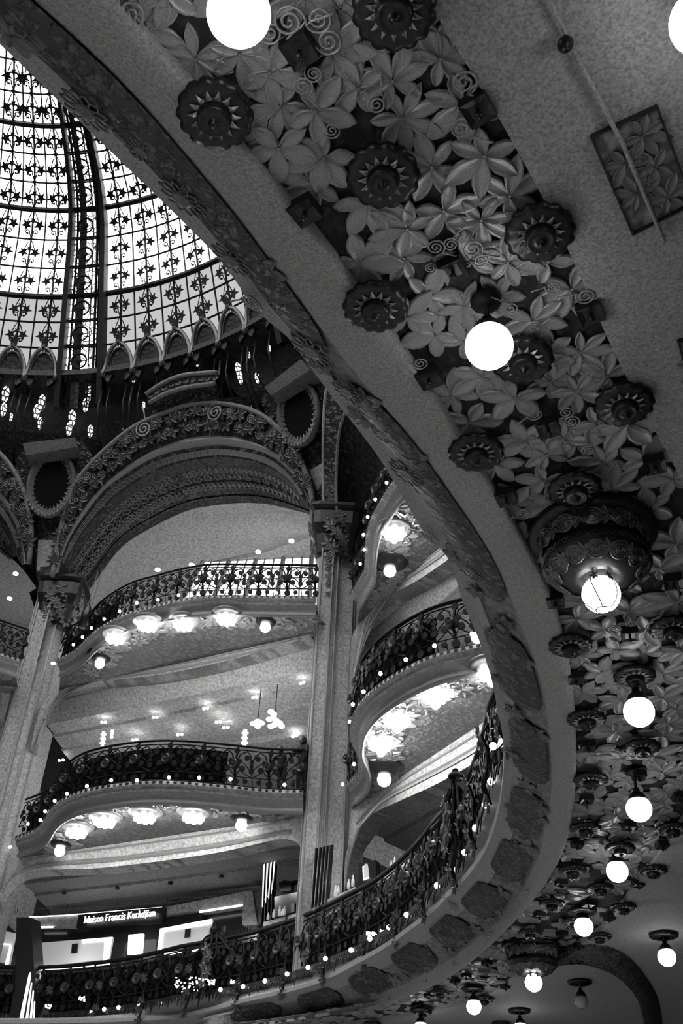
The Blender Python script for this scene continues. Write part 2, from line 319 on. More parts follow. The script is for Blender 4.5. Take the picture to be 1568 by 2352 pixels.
# spiral tendrils
sp = []
for k in range(46):
    t = k/45; a = t*2*PI*2.3; sp.append((.012+.13*t)*np.array([math.cos(a), math.sin(a), 0])+np.array([0, 0, -.0]))
sp = [p for p in sp]+[sp[-1]+np.array([.03, .05*k, 0])+np.array([.02*k*k*.1, 0, 0]) for k in range(1, 6)]
SPI, _ = MB().tube(sp, .014, 5).mesh('spiral_tendril', 'leaf', True, origin=(0, 0, 0))
for i, (x, y, s) in enumerate([(663,50,1.2),(732,45,1),(755,95,1),(762,300,.7),(695,200,.8),(1085,572,.9),(1103,597,.7),(1000,568,.8),(988,616,.6),(1035,562,.7),(1172,708,.8),(1240,845,.8),(1228,952,.8),(1300,948,.8),(1312,968,.9),(1228,750,.6),(865,240,.8),(1410,1445,1),(1450,1432,.8),(1065,190,1),(1060,295,1),(1270,660,.7),(620,75,.9),(720,170,.7),(1345,680,.9),(1350,1035,.8),(965,835,.8),(300,30,1.2),(1200,1180,1)]):
    inst(SPI, 'spiral_tendril', ceiling, atz(x, y, ZS-.005), (0, 0, random.uniform(0, 6.28)), s*.55)
# sunflower sockets and square bosses
mb = MB(); prof = []
seg = 56
rows = []
for r, z, am in ((.0, 0, 0), (.31, 0.02, .06), (.315, -.03, .06), (.26, -.055, .05), (.17, -.035, 0), (.13, -.06, 0)):
    rows.append([np.array([(r*(1-am+am*abs(math.cos(7*2*PI*j/seg*1.0))*1.6))*math.cos(2*PI*j/seg), (r*(1-am+am*abs(math.cos(7*2*PI*j/seg))*1.6))*math.sin(2*PI*j/seg), z]) for j in range(seg)])
ROS, _ = MB().grid(rows, closed_u=True).mesh('sunflower_rosette', 'bronze', True, origin=(0, 0, 0))
PET, _ = MB().grid([[(.145, -.03, -.05), (.145, 0, -.065), (.145, .03, -.05)], [(.175, -.02, -.058), (.175, 0, -.08), (.175, .02, -.058)], [(.225, -.002, -.05), (.225, 0, -.056), (.225, .002, -.05)]]).mesh('petal', 'leaf', False, origin=(0, 0, 0))
CUP, _ = MB().lathe([(.135, -.03), (.14, -.13), (.12, -.155), (.10, -.14), (.05, -.15), (.03, -.165), (.028, -.19), (.001, -.2)], 24).mesh('socket_cup', 'bronze', True, origin=(0, 0, 0))
mbp = MB()
for k in range(14):
    a = 2*PI*k/14; v = np.array([(.145, -.03, -.05), (.25, 0, -.056), (.145, .03, -.05), (.17, 0, -.08)]); v = np.column_stack([v[:, 0]*math.cos(a)-v[:, 1]*math.sin(a), v[:, 0]*math.sin(a)+v[:, 1]*math.cos(a), v[:, 2]])
    mbp.add(v, [(0, 3, 1), (3, 2, 1), (0, 2, 3)])
PETS, _ = mbp.mesh('petals', 'leaf', False, origin=(0, 0, 0))
for i, q in enumerate(ros_w):
    if i == 4: q = q + np.array([.05, .05, 0])
    s = .70
    o = inst(ROS, 'sunflower_rosette', ceiling, q-np.array([0, 0, .06]), (0, 0, i*.3), s)
    inst(CUP, 'socket_cup', None, None); c = C.objects[-1]; c.parent = o; c.location = (0, 0, 0)
    if i < 9:
        for k in range(14):
            p = bpy.data.objects.new('petal', PET); C.objects.link(p); p.parent = o; p.rotation_euler = (0, 0, 2*PI*k/14)
    else:
        p = bpy.data.objects.new('petals', PETS); C.objects.link(p); p.parent = o; p['kind'] = 'stuff'
BOS, _ = MB().add([(-.13, -.13, .05), (.13, -.13, .05), (.13, .13, .05), (-.13, .13, .05), (-.125, -.125, -.07), (.125, -.125, -.07), (.125, .125, -.07), (-.125, .125, -.07), (-.07, -.07, -.05), (.07, -.07, -.05), (.07, .07, -.05), (-.07, .07, -.05)],
    [(0, 1, 5, 4), (1, 2, 6, 5), (2, 3, 7, 6), (3, 0, 4, 7), (4, 5, 9, 8), (5, 6, 10, 9), (6, 7, 11, 10), (7, 4, 8, 11), (8, 9, 10, 11), (3, 2, 1, 0)]).mesh('square_boss', 'bronze', False, origin=(0, 0, 0))
KNB, _ = MB().lathe([(.02, -.04), (.018, -.09), (.035, -.11), (.03, -.14), (.001, -.15)], 10).mesh('knob', 'black', True, origin=(0, 0, 0))
for i, q in enumerate(boss_w):
    ph, _r = polar(q); o = inst(BOS, 'square_boss', ceiling, q, (0, 0, math.radians(ph)+(.0 if i != 0 else .1)), .66)
    p = bpy.data.objects.new('knob', KNB); C.objects.link(p); p.parent = o
# frieze flowers: open daisies made of looped petals, and little leaves
lo = []
mb = MB()
for k in range(12):
    a = 2*PI*k/12; pts = [np.array([math.cos(a)*(.06+.11*t) - math.sin(a)*.03*s_*math.sin(PI*t), math.sin(a)*(.06+.11*t)+math.cos(a)*.03*s_*math.sin(PI*t), -.02]) for s_, t in [(1, x) for x in np.linspace(0, 1, 6)]+[(-1, x) for x in np.linspace(.83, 0, 5)]]
    mb.tube(pts, .007, 4, cap=False)
mb.lathe([(.065, .0), (.07, -.03), (.045, -.035), (.03, -.02), (.001, -.05)], 14)
DAI, _ = mb.mesh('frieze_flower', 'leaf_dark', True, origin=(0, 0, 0))
def frame_rot(n, up=(0, 0, 1)):                         # local -z looks along n
    z = -Vector(n).normalized(); x = Vector(up).cross(z).normalized(); y = z.cross(x); return Matrix((x, y, z)).transposed().to_euler()
for i, (x, y, s) in enumerate([(425,440,1.1),(720,790,1.2),(800,880,.9),(935,1075,1.1),(1080,1300,1),(1150,1420,.8),(535,590,1),(200,250,1.1),(1185,1740,1),(1190,1900,1),(330,330,.8),(1180,1480,.9),(880,980,.7),(640,680,.6)]):
    p, r = polar(atz(x, y, 5.8)); t = min(.75, max(.1, (float(rB(p))-r)/max(.2, float(rB(p)-rC(p)))));
    q = band_pt(p, t)-np.array([0, 0, .03]); n = fromp(p, -1, 0)-fromp(p, 0, 0); n = np.array([n[0]*.62, n[1]*.62, -.8])
    inst(DAI, 'frieze_flower', trim, q, frame_rot(n), s)
LEAFD = []
for me in LEAF[:3]: m2 = me.copy(); m2.materials.clear(); m2.materials.append(M['leaf_dark']); m2.name = 'frieze_leaf'; LEAFD.append(m2)
for i in range(64):
    p = -44+i*1.35+random.uniform(-.3, .3); t = random.choice([.2, .45, .3, .65]); q = band_pt(p, t)-np.array([0, 0, .01]); n = fromp(p, -1, 0)-fromp(p, 0, 0); n = np.array([n[0]*.6, n[1]*.6, -.8])
    inst(LEAFD[i % 3], 'frieze_leaf', trim, q, (Matrix.Rotation(0, 3, 'X') @ frame_rot(n).to_matrix() @ Matrix.Rotation(random.uniform(0, 6.28), 3, 'Z')).to_euler(), random.uniform(.16, .26))
for x, y in [(577,678),(995,1218),(1040,2072)]:
    p, r = polar(atz(x, y, 5.95)); q = band_pt(p, .85)-np.array([0, 0, .05]); n = fromp(p, -1, 0)-fromp(p, 0, 0)
    inst(SPI, 'scroll_end', trim, q, frame_rot(np.array([n[0]*.6, n[1]*.6, -.8])), .75)
# pale tubes standing in for a streak of light, dark ball, painted ceiling panel
cz = ZS-.03
mb = MB().tube([atz(1235, -60, cz), atz(1303, 88, cz)], .012, 8).tube([atz(1306, 100, cz), atz(1430, 330, cz), atz(1525, 555, cz)], .014, 8)
o = mb.build('light_streak_tube', 'plaster', ceiling, smooth=True)
q = atz(1298, 102, cz-.03); MB().sphere(.045, q, 12, (1, 1.15, .7)).build('dark_ball', 'black', ceiling, smooth=True)
def quad_panel(px, z, parent=ceiling):
    c = [atz(x, y, z) for x, y in px]; mb = MB().poly(c, (0, 0, .03)); o = mb.build('painted_panel', 'relief_mid', parent)
    f = MB(); up = np.array([0, 0, -.03]);
    for i in range(4):
        a, b = c[i], c[(i+1) % 4]; d = (b-a)/np.linalg.norm(b-a); f.box((a+b)/2-np.array([0, 0, .005]), (b-a)/2, np.cross(d, [0, 0, 1])*.006, (0, 0, .02))
    f.build('panel_frame', 'black', o)
    for k in range(5):
        u = (.18+.16*k); v = .3 if k % 2 else .68; q = (c[0]*(1-u)+c[3]*u)*(1-v)+(c[1]*(1-u)+c[2]*u)*v
        inst(LEAFD[k % 3], 'panel_leaf', o, q-np.array([0, 0, .004]), (0, 0, k*1.3), .17)
quad_panel([(1357,312),(1508,243),(1590,465),(1452,535)], ZS-.01)
quad_panel([(1556,782),(1640,760),(1680,900),(1600,935)], ZS-.01)
# ------------------------------------------------------------------ globe lamps under the gallery ceiling
def globe_parts(t, zc, r=.16, stem=True, lit='globe'):
    x, y, z = wl(t)
    MB().sphere(r, (x, y, zc), 32).build('globe', lit, t, smooth=True)
    MB().lathe([(.05, .0), (.055, .05), (.10, .09), (.115, .16), (.12, .18), (.09, .19)][::-1] and [(.118, -.10), (.115, -.06), (.09, .0), (.045, .035), (.04, .08)], 20, (x, y, zc+r+.03)).build('cap', 'bronze', t, smooth=True)
    if stem:
        MB().lathe([(.02, zc+r+.09), (.02, z-.06), (.05, z-.03), (.11, z), (.11, z+.02)], 12, (x, y, 0)).build('stem', 'bronze', t, smooth=True)
glob = [((548,32),148,'large lit white globe lamp at the top of the picture beside a sunflower rosette'),((1123,795),111,'lit white globe lamp hanging in the middle of the leaf ceiling'),((1467,1635),70,'lit white globe lamp just beyond the big bronze bowl lamp'),((1467,1858),58.5,'second lit white globe lamp beyond the big bronze bowl lamp'),((1417,2001),49.5,'third lit white globe lamp beyond the big bronze bowl lamp'),((1340,2128),43,'fourth lit white globe lamp beyond the big bronze bowl, nearest the far bowl'),((1088,2312),34,'small lit white globe lamp low down left of the far bronze bowl'),((1531,2198),42.5,'lit white globe lamp at the right edge on the plain outer ceiling'),((1195,2362),30,'lit globe lamp cut off by the bottom edge, right one of two'),((966,2360),30,'lit globe lamp cut off by the bottom edge, left one of two'),((1613,50),104,'bright globe lamp cut off by the right edge at the top')]
for (x, y), wd, lb in glob:
    D_ = .32/wd; q = R3@np.array([(x-IW/2)*D_, (y-IH/2)*D_, FPX*D_]); 
    if abs(q[2]-5) > .12: q = q*(5.0/q[2])
    t = thing('globe_lamp', lb, 'lamp', (q[0], q[1], ZS+.02), 'globe lamps under the gallery ceiling'); globe_parts(t, q[2], .16 if y < 2340 else .15)
    if y > 2100:
        inst(ROS, 'canopy', t, (q[0], q[1], ZS-.03), None, .8)
q = atz(1335, 2300, 5.0); t = thing('globe_lamp', 'unlit dim globe lamp under the plain ceiling at the bottom right', 'lamp', (q[0], q[1], ZS+.02), 'globe lamps under the gallery ceiling'); globe_parts(t, 5.0, .14, True, 'opal_off'); inst(ROS, 'canopy', t, (q[0], q[1], ZS-.03), None, .8)
# bronze bowl lamps
mb = MB()
for rr in (.03, .055, .085): mb.lathe([(rr-.008, .0), (rr, -.014), (rr+.008, .0)], 14, caps=False)
mb.lathe([(.095, .004), (.02, -.004), (.001, -.012)], 14, caps=False)
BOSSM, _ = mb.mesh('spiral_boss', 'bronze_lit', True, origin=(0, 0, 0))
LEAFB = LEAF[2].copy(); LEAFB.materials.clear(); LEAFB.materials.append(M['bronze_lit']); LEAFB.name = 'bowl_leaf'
def bowl_lamp(q, lb):
    t = thing('bowl_lamp', lb, 'lamp', (q[0], q[1], ZS+.02), 'bronze bowl lamps under the gallery ceiling'); x, y = q[:2]; z = ZS
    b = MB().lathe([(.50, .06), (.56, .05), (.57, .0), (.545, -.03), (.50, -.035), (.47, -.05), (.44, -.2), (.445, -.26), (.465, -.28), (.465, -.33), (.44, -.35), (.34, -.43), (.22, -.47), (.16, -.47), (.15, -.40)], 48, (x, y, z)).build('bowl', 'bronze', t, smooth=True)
    MB().sphere(.162, (x, y, z-.62), 32).build('globe', 'globe', t, smooth=True)
    for k in range(12):
        a = 2*PI*(k+.5)/12; c_, s_ = math.cos(a), math.sin(a)
        inst(BOSSM, 'spiral_boss', b, (x+.475*c_, y+.475*s_, z-.13), frame_rot((c_, s_, -.15)), .95)
        inst(BOSSM, 'spiral_boss', b, (x+.375*c_, y+.375*s_, z-.405), frame_rot((c_*.65, s_*.65, -.8)), .95)
        a += PI/12; c_, s_ = math.cos(a), math.sin(a)
        inst(LEAFB, 'bowl_leaf', b, (x+.475*c_, y+.475*s_, z-.12), frame_rot((c_, s_, -.15)), .11)
        inst(LEAFB, 'bowl_leaf', b, (x+.39*c_, y+.39*s_, z-.40), frame_rot((c_*.65, s_*.65, -.8)), .09)
    mb = MB()
    for k in range(64):
        a = 2*PI*k/64; e = 2*PI*1.5/64
        for s1 in (1, -1):
            mb.tube([(x+.47*math.cos(a+s1*u*e), y+.47*math.sin(a+s1*u*e), z-.335+.06*u) for u in (0, .5, 1)], .004, 3)
    tag(mb.build('lattice_band', 'bronze_lit', b), kind='stuff')
    mb = MB()
    for k in range(5):
        a0 = 2*PI*k/5; mb.tube([(x+.168*math.cos(a0+u*.5)*math.sin(v), y+.168*math.sin(a0+u*.5)*math.sin(v), z-.62+.168*math.cos(v)) for u, v in [(i/8*1.2, .5+2.3*i/8) for i in range(9)]], .005, 4)
    mb.tube([(x+.06*math.cos(u), y+.06*math.sin(u), z-.62-.158) for u in np.linspace(0, 5.2, 14)], .005, 4)
    mb.build('globe_cage', 'bronze', t)
    for k in range(2):
        a = -2.1+k*1.0; inst(LEAFB, 'cage_leaf', t, (x+.13*math.cos(a), y+.13*math.sin(a), z-.50), frame_rot((math.cos(a), math.sin(a), .2)), .055)
D_ = .32/85; q = R3@np.array([(1380-IW/2)*D_, (1365-IH/2)*D_, FPX*D_]); q *= (ZS-.62)/q[2]
bowl_lamp(q, 'large dark bronze bowl lamp with spiral bosses and a lit globe, near the right edge')
bowl_lamp(atz(1225, 2257, ZS-.62), 'small far bronze bowl lamp with a lit globe at the bottom right')
# leafy arch rib under the outer ceiling, bottom right
a1 = resamp([atz(x, y, ZS-.02) for x, y in [(1240,2215),(1300,2185),(1360,2170),(1430,2190),(1480,2240),(1512,2300),(1522,2370)]], 24)
a2 = resamp([atz(x, y, ZS-.25) for x, y in [(1250,2225),(1330,2215),(1400,2235),(1440,2265),(1465,2300),(1478,2345),(1480,2380)]], 24)
o = MB().ribbon(a1, a2, (0, 0, .15)).build('arch_rib', 'relief', ceiling, smooth=True)
# ================================================================== THE HALL ACROSS THE VOID
def rs(z): return np.interp(z, [0, 21.0, 22.5, 26, 28.5, 31], [19.3, 19.3, 19.0, 17.0, 15.4, 14.5])   # arch wall, leaning in towards the dome
def S(px, d=0.): return [onrev(x, y, lambda z: rs(z)+d) for x, y in px]
def rad_off(pts, d):                                   # outward shift along the hall's radius
    p = np.asarray(pts); q = p.copy(); v = p[:, :2]-CEN; v /= np.linalg.norm(v, axis=1)[:, None]; q[:, :2] += v*d; return q
ident = lambda p: np.atleast_2d(p)
BAYROT = 36.9
rotB = lambda p: rotp(p, BAYROT)
# ---- floor, outer wall and roof of the hall
MB().lathe([(0.01, -1.6), (44, -1.6)], 48, (CEN[0], CEN[1], 0), caps=False).build('floor', 'floor', kind='structure', label='stone floor of the hall')
MB().lathe([(41, -1.6), (41, 32)], 64, (CEN[0], CEN[1], 0), caps=False).build('wall_outer', 'plaster_dim', kind='structure', label='plain outer wall of the store')
# ---- dome
ZP = [29.3, 32.5, 36.0, 38.0, 39.8, 40.9, 41.5]; RP = [15.92, 14.48, 12.69, 9.95, 6.3, 3.1, .3]
prof = resamp(list(zip(RP, ZP)), 200); dl = np.r_[0, np.cumsum(np.hypot(*np.diff(prof, axis=0).T))]
def dome_at(l, phi, inn=0.):
    r = np.interp(l, dl, prof[:, 0]); z = np.interp(l, dl, prof[:, 1]); return fromp(phi, r-inn, z-inn*.5)
def l_of_z(z): return float(np.interp(z, prof[:, 1], dl))
L3_, L2_, L1_ = l_of_z(32.5), l_of_z(36.0), l_of_z(38.0)
lev = [L3_+(L2_-L3_)*k/3 for k in range(3)]+[L2_+(L1_-L2_)*k/3 for k in range(3)]+[L1_+1.22*k for k in range(9)]
lev = [L3_-2*1.15, L3_-1.15]+lev; lev = [0]+lev; lev = [x for x in lev if x < dl[-1]-1]
heavy_r = [L3_, L2_, L1_, lev[min(len(lev)-1, 12)]]
RIBC = 80.9; HALF = 3.6; STEP = (36-2*HALF)/6          # six columns of leaf bars between two ribs
ribs = [RIBC+36*k for k in range(-5, 5)]
dome = thing('glass_dome', 'great leaded glass dome over the hall with dark leaf garlands', 'dome', fromp(0, 0, 29.3))
zen = MB().lathe([(18.2, 29.0), (15.6, 29.0), (15.6, 29.3), (15.95, 29.35), (16.1, 29.6), (18.2, 30.2), (42, 32.2), (42, 32.6), (18, 30.6)], 80, (CEN[0], CEN[1], 0), caps=False).build('wall_roof', 'drum', kind='structure', label='dark roof ring round the dome')
pane_n = 0; rest_hi, rest_lo = MB(), MB()
for ri, r0 in enumerate(ribs):
    for c in range(12):
        pa = r0+HALF+STEP/2*c; pb = pa+STEP/2
        for li in range(len(lev)):
            la = lev[li]; lb = lev[li+1] if li+1 < len(lev) else dl[-1]
            v = [dome_at(la, pa), dome_at(la, pb), dome_at(lb, pb), dome_at(lb, pa)]
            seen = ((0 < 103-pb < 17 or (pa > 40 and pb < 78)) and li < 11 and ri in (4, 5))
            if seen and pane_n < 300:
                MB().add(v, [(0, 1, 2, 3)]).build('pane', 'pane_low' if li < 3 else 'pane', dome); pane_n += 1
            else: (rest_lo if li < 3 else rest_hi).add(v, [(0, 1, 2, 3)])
tag(rest_hi.build('panes', 'pane', dome), kind='stuff'); tag(rest_lo.build('lower_panes', 'pane_low', dome), kind='stuff')
for li, l in enumerate(lev):
    hv = any(abs(l-h) < .05 for h in heavy_r); ph = np.arange(0, 360, 1.5); p = np.array([dome_at(l, a, .06) for a in np.r_[ph, 360]])
    MB().tube(p, .13 if hv else .045, 5, cap=False).build('ring_bar', 'iron', dome)
ST5 = []
def star(mb, c, s, rot, n=5, th=.02):
    o = []
    for k in range(2*n):
        a = PI/2+rot+PI*k/n; r = s*(1 if k % 2 == 0 else .42); o.append(c+np.array([r*math.cos(a), r*math.sin(a), 0]))
    return mb.poly(o, (0, 0, th))
mb = MB()                                               # garland unit, local x across, y up the dome
star(mb, np.array([-.20, -.50, 0]), .20, .5); star(mb, np.array([.20, -.50, 0]), .20, -.5); star(mb, np.array([0, -.38, -.01]), .13, PI)
mb.tube([(-.2, -.48, 0), (-.1, -.2, 0), (0, .0, 0), (.1, -.2, 0), (.2, -.48, 0)], .018, 4)
for s_ in (-1, 1): mb.tube([(0, .02, 0)]+[(s_*(.13+.07*math.cos(a)), .24+.07*math.sin(a), 0) for a in np.linspace(PI*1.15, -PI*.5, 8)][::1], .02, 4); mb.sphere(.04, (s_*.13, .19, 0), 6)
star(mb, np.array([0, 0, 0]), .10, 0, 4)
GAR, _ = mb.mesh('leaf_garland', 'iron', False, origin=(0, 0, 0))
def dome_frame(l, phi):
    a, b = dome_at(l, phi), dome_at(l+.05, phi); y = Vector(b-a).normalized(); x = Vector(fromp(phi+.1, 10, 0)-fromp(phi, 10, 0)).normalized(); z = x.cross(y)
    return Matrix((x, y, z)).transposed().to_euler()
for ri, r0 in enumerate(ribs):
    for c in range(12):
        ph = r0+HALF+STEP/2*(c+.0)
        if c == 0: continue
        main = c % 2 == 1
        MB().tube([dome_at(l, ph, .05) for l in np.linspace(0, dl[-1]*.97, 14)], .045 if main else .035, 4, cap=False).build('glazing_bar', 'iron', dome)
        if main and ri in (4, 5):
            for li, l in enumerate(lev[1:13]):
                if ri == 5 and c > 6: continue
                if ri == 4 and c < 3: continue
                inst(GAR, 'leaf_garland', dome, dome_at(l, ph, .12), dome_frame(l, ph), 1.25 if li < 5 else 1.35)
MED, _ = MB().lathe([(.34, 0), (.36, -.05), (.30, -.06), (.28, -.02), (.27, 0)], 20, caps=False).lathe([(.12, 0), (.10, -.06), (.001, -.07)], 10, caps=False).tube([(-.3, 0, -.02), (.3, 0, -.02)], .02, 4).tube([(0, -.3, -.02), (0, .3, -.02)], .02, 4).mesh('rib_medallion', 'iron', True, origin=(0, 0, 0))
ls = np.linspace(-1.5, dl[-1]*.98, 26)
def dome_ext(l, ph, inn):
    if l >= 0: return dome_at(l, ph, inn)
    a = dome_at(0, ph, inn); b = dome_at(.3, ph, inn); return a+(a-b)*(-l/.3)
for ri, r0 in enumerate(ribs):
    shr = lambda l: min(1., max(.35, (float(np.interp(l, dl, prof[:, 0]))/13)))**.0
    for s_ in (-1, 1):
        e0, e1 = r0+s_*HALF, r0+s_*(HALF-.85)
        MB().grid([[dome_ext(l, e0, .0) for l in ls], [dome_ext(l, e0, .38) for l in ls], [dome_ext(l, e1, .38) for l in ls], [dome_ext(l, e1, .0) for l in ls]]).build('rib_beam', 'iron', dome)
    MB().grid([[dome_ext(l, r0-HALF+.8, .02) for l in ls], [dome_ext(l, r0, .02) for l in ls], [dome_ext(l, r0+HALF-.8, .02) for l in ls]]).build('stained_strip', 'stained', dome)
    for o_, wd in ((-1.7, .06), (1.0, .05), (2.1, .05), (-2.2, .05), (-.9, .03)):
        MB().tube([dome_ext(l, r0+o_, .12) for l in ls], wd, 4, cap=False).build('rib_bar', 'iron', dome)
    if ri in (4, 5):
        MB().grid([[dome_ext(l, r0+1.7, .10) for l in ls], [dome_ext(l, r0+1.0, .16) for l in ls], [dome_ext(l, r0+.35, .10) for l in ls]]).build('rib_spine', 'drum', dome)
    if ri in (4, 5):
        for l in lev[:14]: inst(MED, 'rib_medallion', dome, dome_at(l+.5, r0+.3, .25), dome_frame(l+.5, r0), 1.0)
        for l in lev: MB().tube([dome_at(l, r0-HALF, .2), dome_at(l, r0, .2), dome_at(l, r0+HALF, .2)], .05, 4).build('rib_tie', 'iron', dome)
# ---- arcaded drum under the glass
def rd(z): return np.interp(z, [21, 24, 26, 28, 29.3, 30.5], [21.4, 20.3, 19.0, 17.2, 16.5, 16.5])
zz = np.linspace(25.6, 29.35, 8)
drum = MB().grid([[fromp(p, rd(z)+.25, z) for p in np.arange(0, 361, 3)] for z in zz]).build('wall_drum', 'drum', kind='structure', label='dark arcaded drum below the glass dome')
LT, _ = MB().poly([(.16*math.cos(a), .32*math.sin(a)+.02, 0) for a in np.linspace(0, 2*PI, 14, endpoint=False)], (0, 0, .03)).mesh('lit_tracery', 'stained', False, origin=(0, 0, 0))
hoods = []; ORD = ['', 'first', 'second', 'third', 'fourth', 'fifth', 'sixth', 'seventh', 'eighth', 'ninth', 'tenth', 'eleventh', 'twelfth', 'thirteenth']
for r0 in ribs[5:3:-1]:
    for c in range(5, -2, -1):
        if c < 0: pa, pb = r0-HALF, r0+HALF
        else: pa = r0+HALF+STEP*c; pb = pa+STEP
        if pa > 97 or pb < 44: continue
        if c < 0: continue
        pm, hw = (pa+pb)/2, (pb-pa)/2*.98
        arc = lambda k, zt, rr: [fromp(pm+hw*k*math.cos(a), rr, zt+1.45*k*math.sin(a)) for a in np.linspace(0, PI, 15)]
        o = thing('arcade_bay', f'dark hooded arcade arch under the dome glass, {ORD[len(hoods)]} from the left' if not hoods.append(1) else '', 'arcade arch', fromp(pm, rd(29)-.1, 28.6), 'arcade arches ringing the dome foot')
        dr = lambda z, d: (float(np.interp(z, prof[:, 1], prof[:, 0])) if z > 29.3 else 15.92)-d
        arc = lambda k, zt, rr: [fromp(pm+hw*k*math.cos(a), dr(zt+1.45*k*math.sin(a), 16.15-rr), zt+1.45*k*math.sin(a)) for a in np.linspace(0, PI, 15)]
        front = arc(1, 28.75, 15.85) if c >= 0 else arc(1, 27.6, 15.95)
        zt = 28.75 if c >= 0 else 27.6
        if c >= 0:
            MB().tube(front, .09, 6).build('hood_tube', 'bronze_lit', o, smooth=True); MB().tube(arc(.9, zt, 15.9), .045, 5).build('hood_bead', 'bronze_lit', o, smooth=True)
            inner = arc(.55, zt-.25, 16.0)
            f = [fromp(pm+hw*k, 15.92, zt-1.2) for k in (-1, 1)]
            MB().ribbon(arc(.92, zt, 15.95), inner, fromp(pm, 1, 0)*0+np.array([0, 0, .0])+(fromp(pm, .15, 0)-fromp(pm, 0, 0))).build('hood_panel', 'drum', o)
            MB().tube(inner, .035, 5).build('inner_arch', 'bronze', o, smooth=True)
            for s_ in (-1, 1):
                q = pm+s_*hw*.55; MB().tube([fromp(q, 16.0, zt-.2), fromp(q, 16.0, zt-1.2), fromp(q, 16.35, zt-1.9), fromp(q-s_*.2, 17.1, zt-2.5), fromp(q-s_*.3, 18.0, zt-2.8)], .035, 5).build('curved_rib', 'bronze', o, smooth=True)
            MB().tube([fromp(pb, 15.95, zt-.5), fromp(pb, 16.0, zt-1.4), fromp(pb+.2, 16.5, zt-2.2), fromp(pb+.4, 17.6, zt-2.9)], .05, 5).build('curved_rib', 'bronze', o, smooth=True)
            mb = MB(); star(mb, np.zeros(3), .26, 0); me, _ = mb.mesh('crest_leaf', 'iron', origin=(0, 0, 0))
            inst(me, 'crest_leaf', o, fromp(pm, dr(zt+1.75, .3), zt+1.75), dome_frame(.1, pm)); inst(me, 'crest_leaf', o, fromp(pa, 15.8, zt+.45), dome_frame(.1, pa), .8)
            MB().sphere(.13, fromp(pm, dr(zt+1.5, .3), zt+1.5), 10).build('finial_ball', 'bronze', o, smooth=True)
LT, _ = MB().poly([(.13*math.cos(a), .30*math.sin(a), 0) for a in np.linspace(0, 2*PI, 14, endpoint=False)], (0, 0, .03)).mesh('lit_window', 'tracery', False, origin=(0, 0, 0))
for i, (x, y, k) in enumerate([(12,905,1.2),(8,940,1),(96,925,1.2),(84,945,1.1),(92,972,.9),(25,958,.6),(180,868,1.2),(203,905,1.1),(196,930,1),(165,960,1.2),(158,985,1),(207,990,.9),(306,868,.7),(330,930,.5),(546,848,1),(551,868,.9),(590,868,.8),(618,800,.5),(571,815,.5),(452,835,.5),(150,820,.6),(203,888,.8)]):
    p = onrev(x, y, lambda z: rd(z)-.35); inst(LT, 'lit_window', drum, p, dome_frame(.1, polar(p)[0]), k)
# no openings behind the windows: their own emission stands in for daylight
# ---- bay builder (arch, balconies, rooms); done once from the photograph, then again one bay round the hall
E0 = [(160,1425),(172,1395),(218,1326),(275,1251),(344,1205),(430,1165),(517,1151),(574,1149),(631,1156),(722,1180)]
E1 = [(128,1330),(143,1303),(189,1228),(241,1165),(287,1125),(344,1090),(402,1067),(488,1051),(545,1053),(603,1067),(660,1102),(712,1170)]
E2 = [(126,1326),(135,1308),(161,1234),(230,1136),(287,1090),(344,1056),(402,1036),(488,1023),(545,1027),(603,1039),(649,1067),(689,1113),(716,1168)]
E3 = [(122,1325),(126,1300),(146,1245),(189,1171),(258,1096),(344,1039),(430,1007),(517,1001),(574,1013),(631,1039),(677,1085),(718,1165)]
E4 = [(119,1325),(126,1290),(143,1199),(172,1113),(218,1056),(275,1004),(321,973),(400,940),(450,928),(511,927),(574,941),(620,967),(660,1010),(700,1080),(720,1160)]
N = 60
def rail_panel(mb, P, u0, u1, rich=True):
    def T(pts, r, k=4): mb.tube([P(u0+(u1-u0)*u, v) for u, v in pts], r, k, cap=False)
    def disc(u, v, r):
        c = P(u0+(u1-u0)*u, v); x = P(u0+(u1-u0)*u+.01, v)-c; x /= np.linalg.norm(x)+1e-9; y = np.array([0, 0, 1.]); n = np.cross(x, y)
        o = [c+x*r*math.cos(a)+y*r*math.sin(a)-n*.02 for a in np.linspace(0, 2*PI, 9, endpoint=False)]; mb.poly(o, n*.05)
    T([(0, 0), (0, .5), (0, 1)], .035); T([(0, .22), (.5, .22), (1, .22)], .016)
    T([(0, .5), (.12, .8), (.3, .9), (.42, .8), (.5, .6)], .022); T([(1, .5), (.88, .8), (.7, .9), (.58, .8), (.5, .6)], .022)
    T([(0, .45), (.2, .6), (.35, .5), (.5, .35), (.65, .5), (.8, .6), (1, .45)], .018)
    T([(0, .22), (.15, .4), (.3, .3), (.5, .22), (.7, .3), (.85, .4), (1, .22)], .018)
    disc(0, .52, .15); disc(.34, .72, .08); disc(.66, .72, .08); disc(.5, .62, .07); disc(.22, .42, .09); disc(.78, .42, .09); disc(.5, .38, .08); disc(0, .9, .08); disc(.3, .12, .07); disc(.7, .12, .07); disc(0, .1, .1)
    if rich: disc(.5, .5, .06); disc(.14, .62, .06); disc(.86, .62, .06); T([(.5, 0), (.5, .35)], .014); T([(.25, 0), (.25, .22)], .012); T([(.75, 0), (.75, .22)], .012)
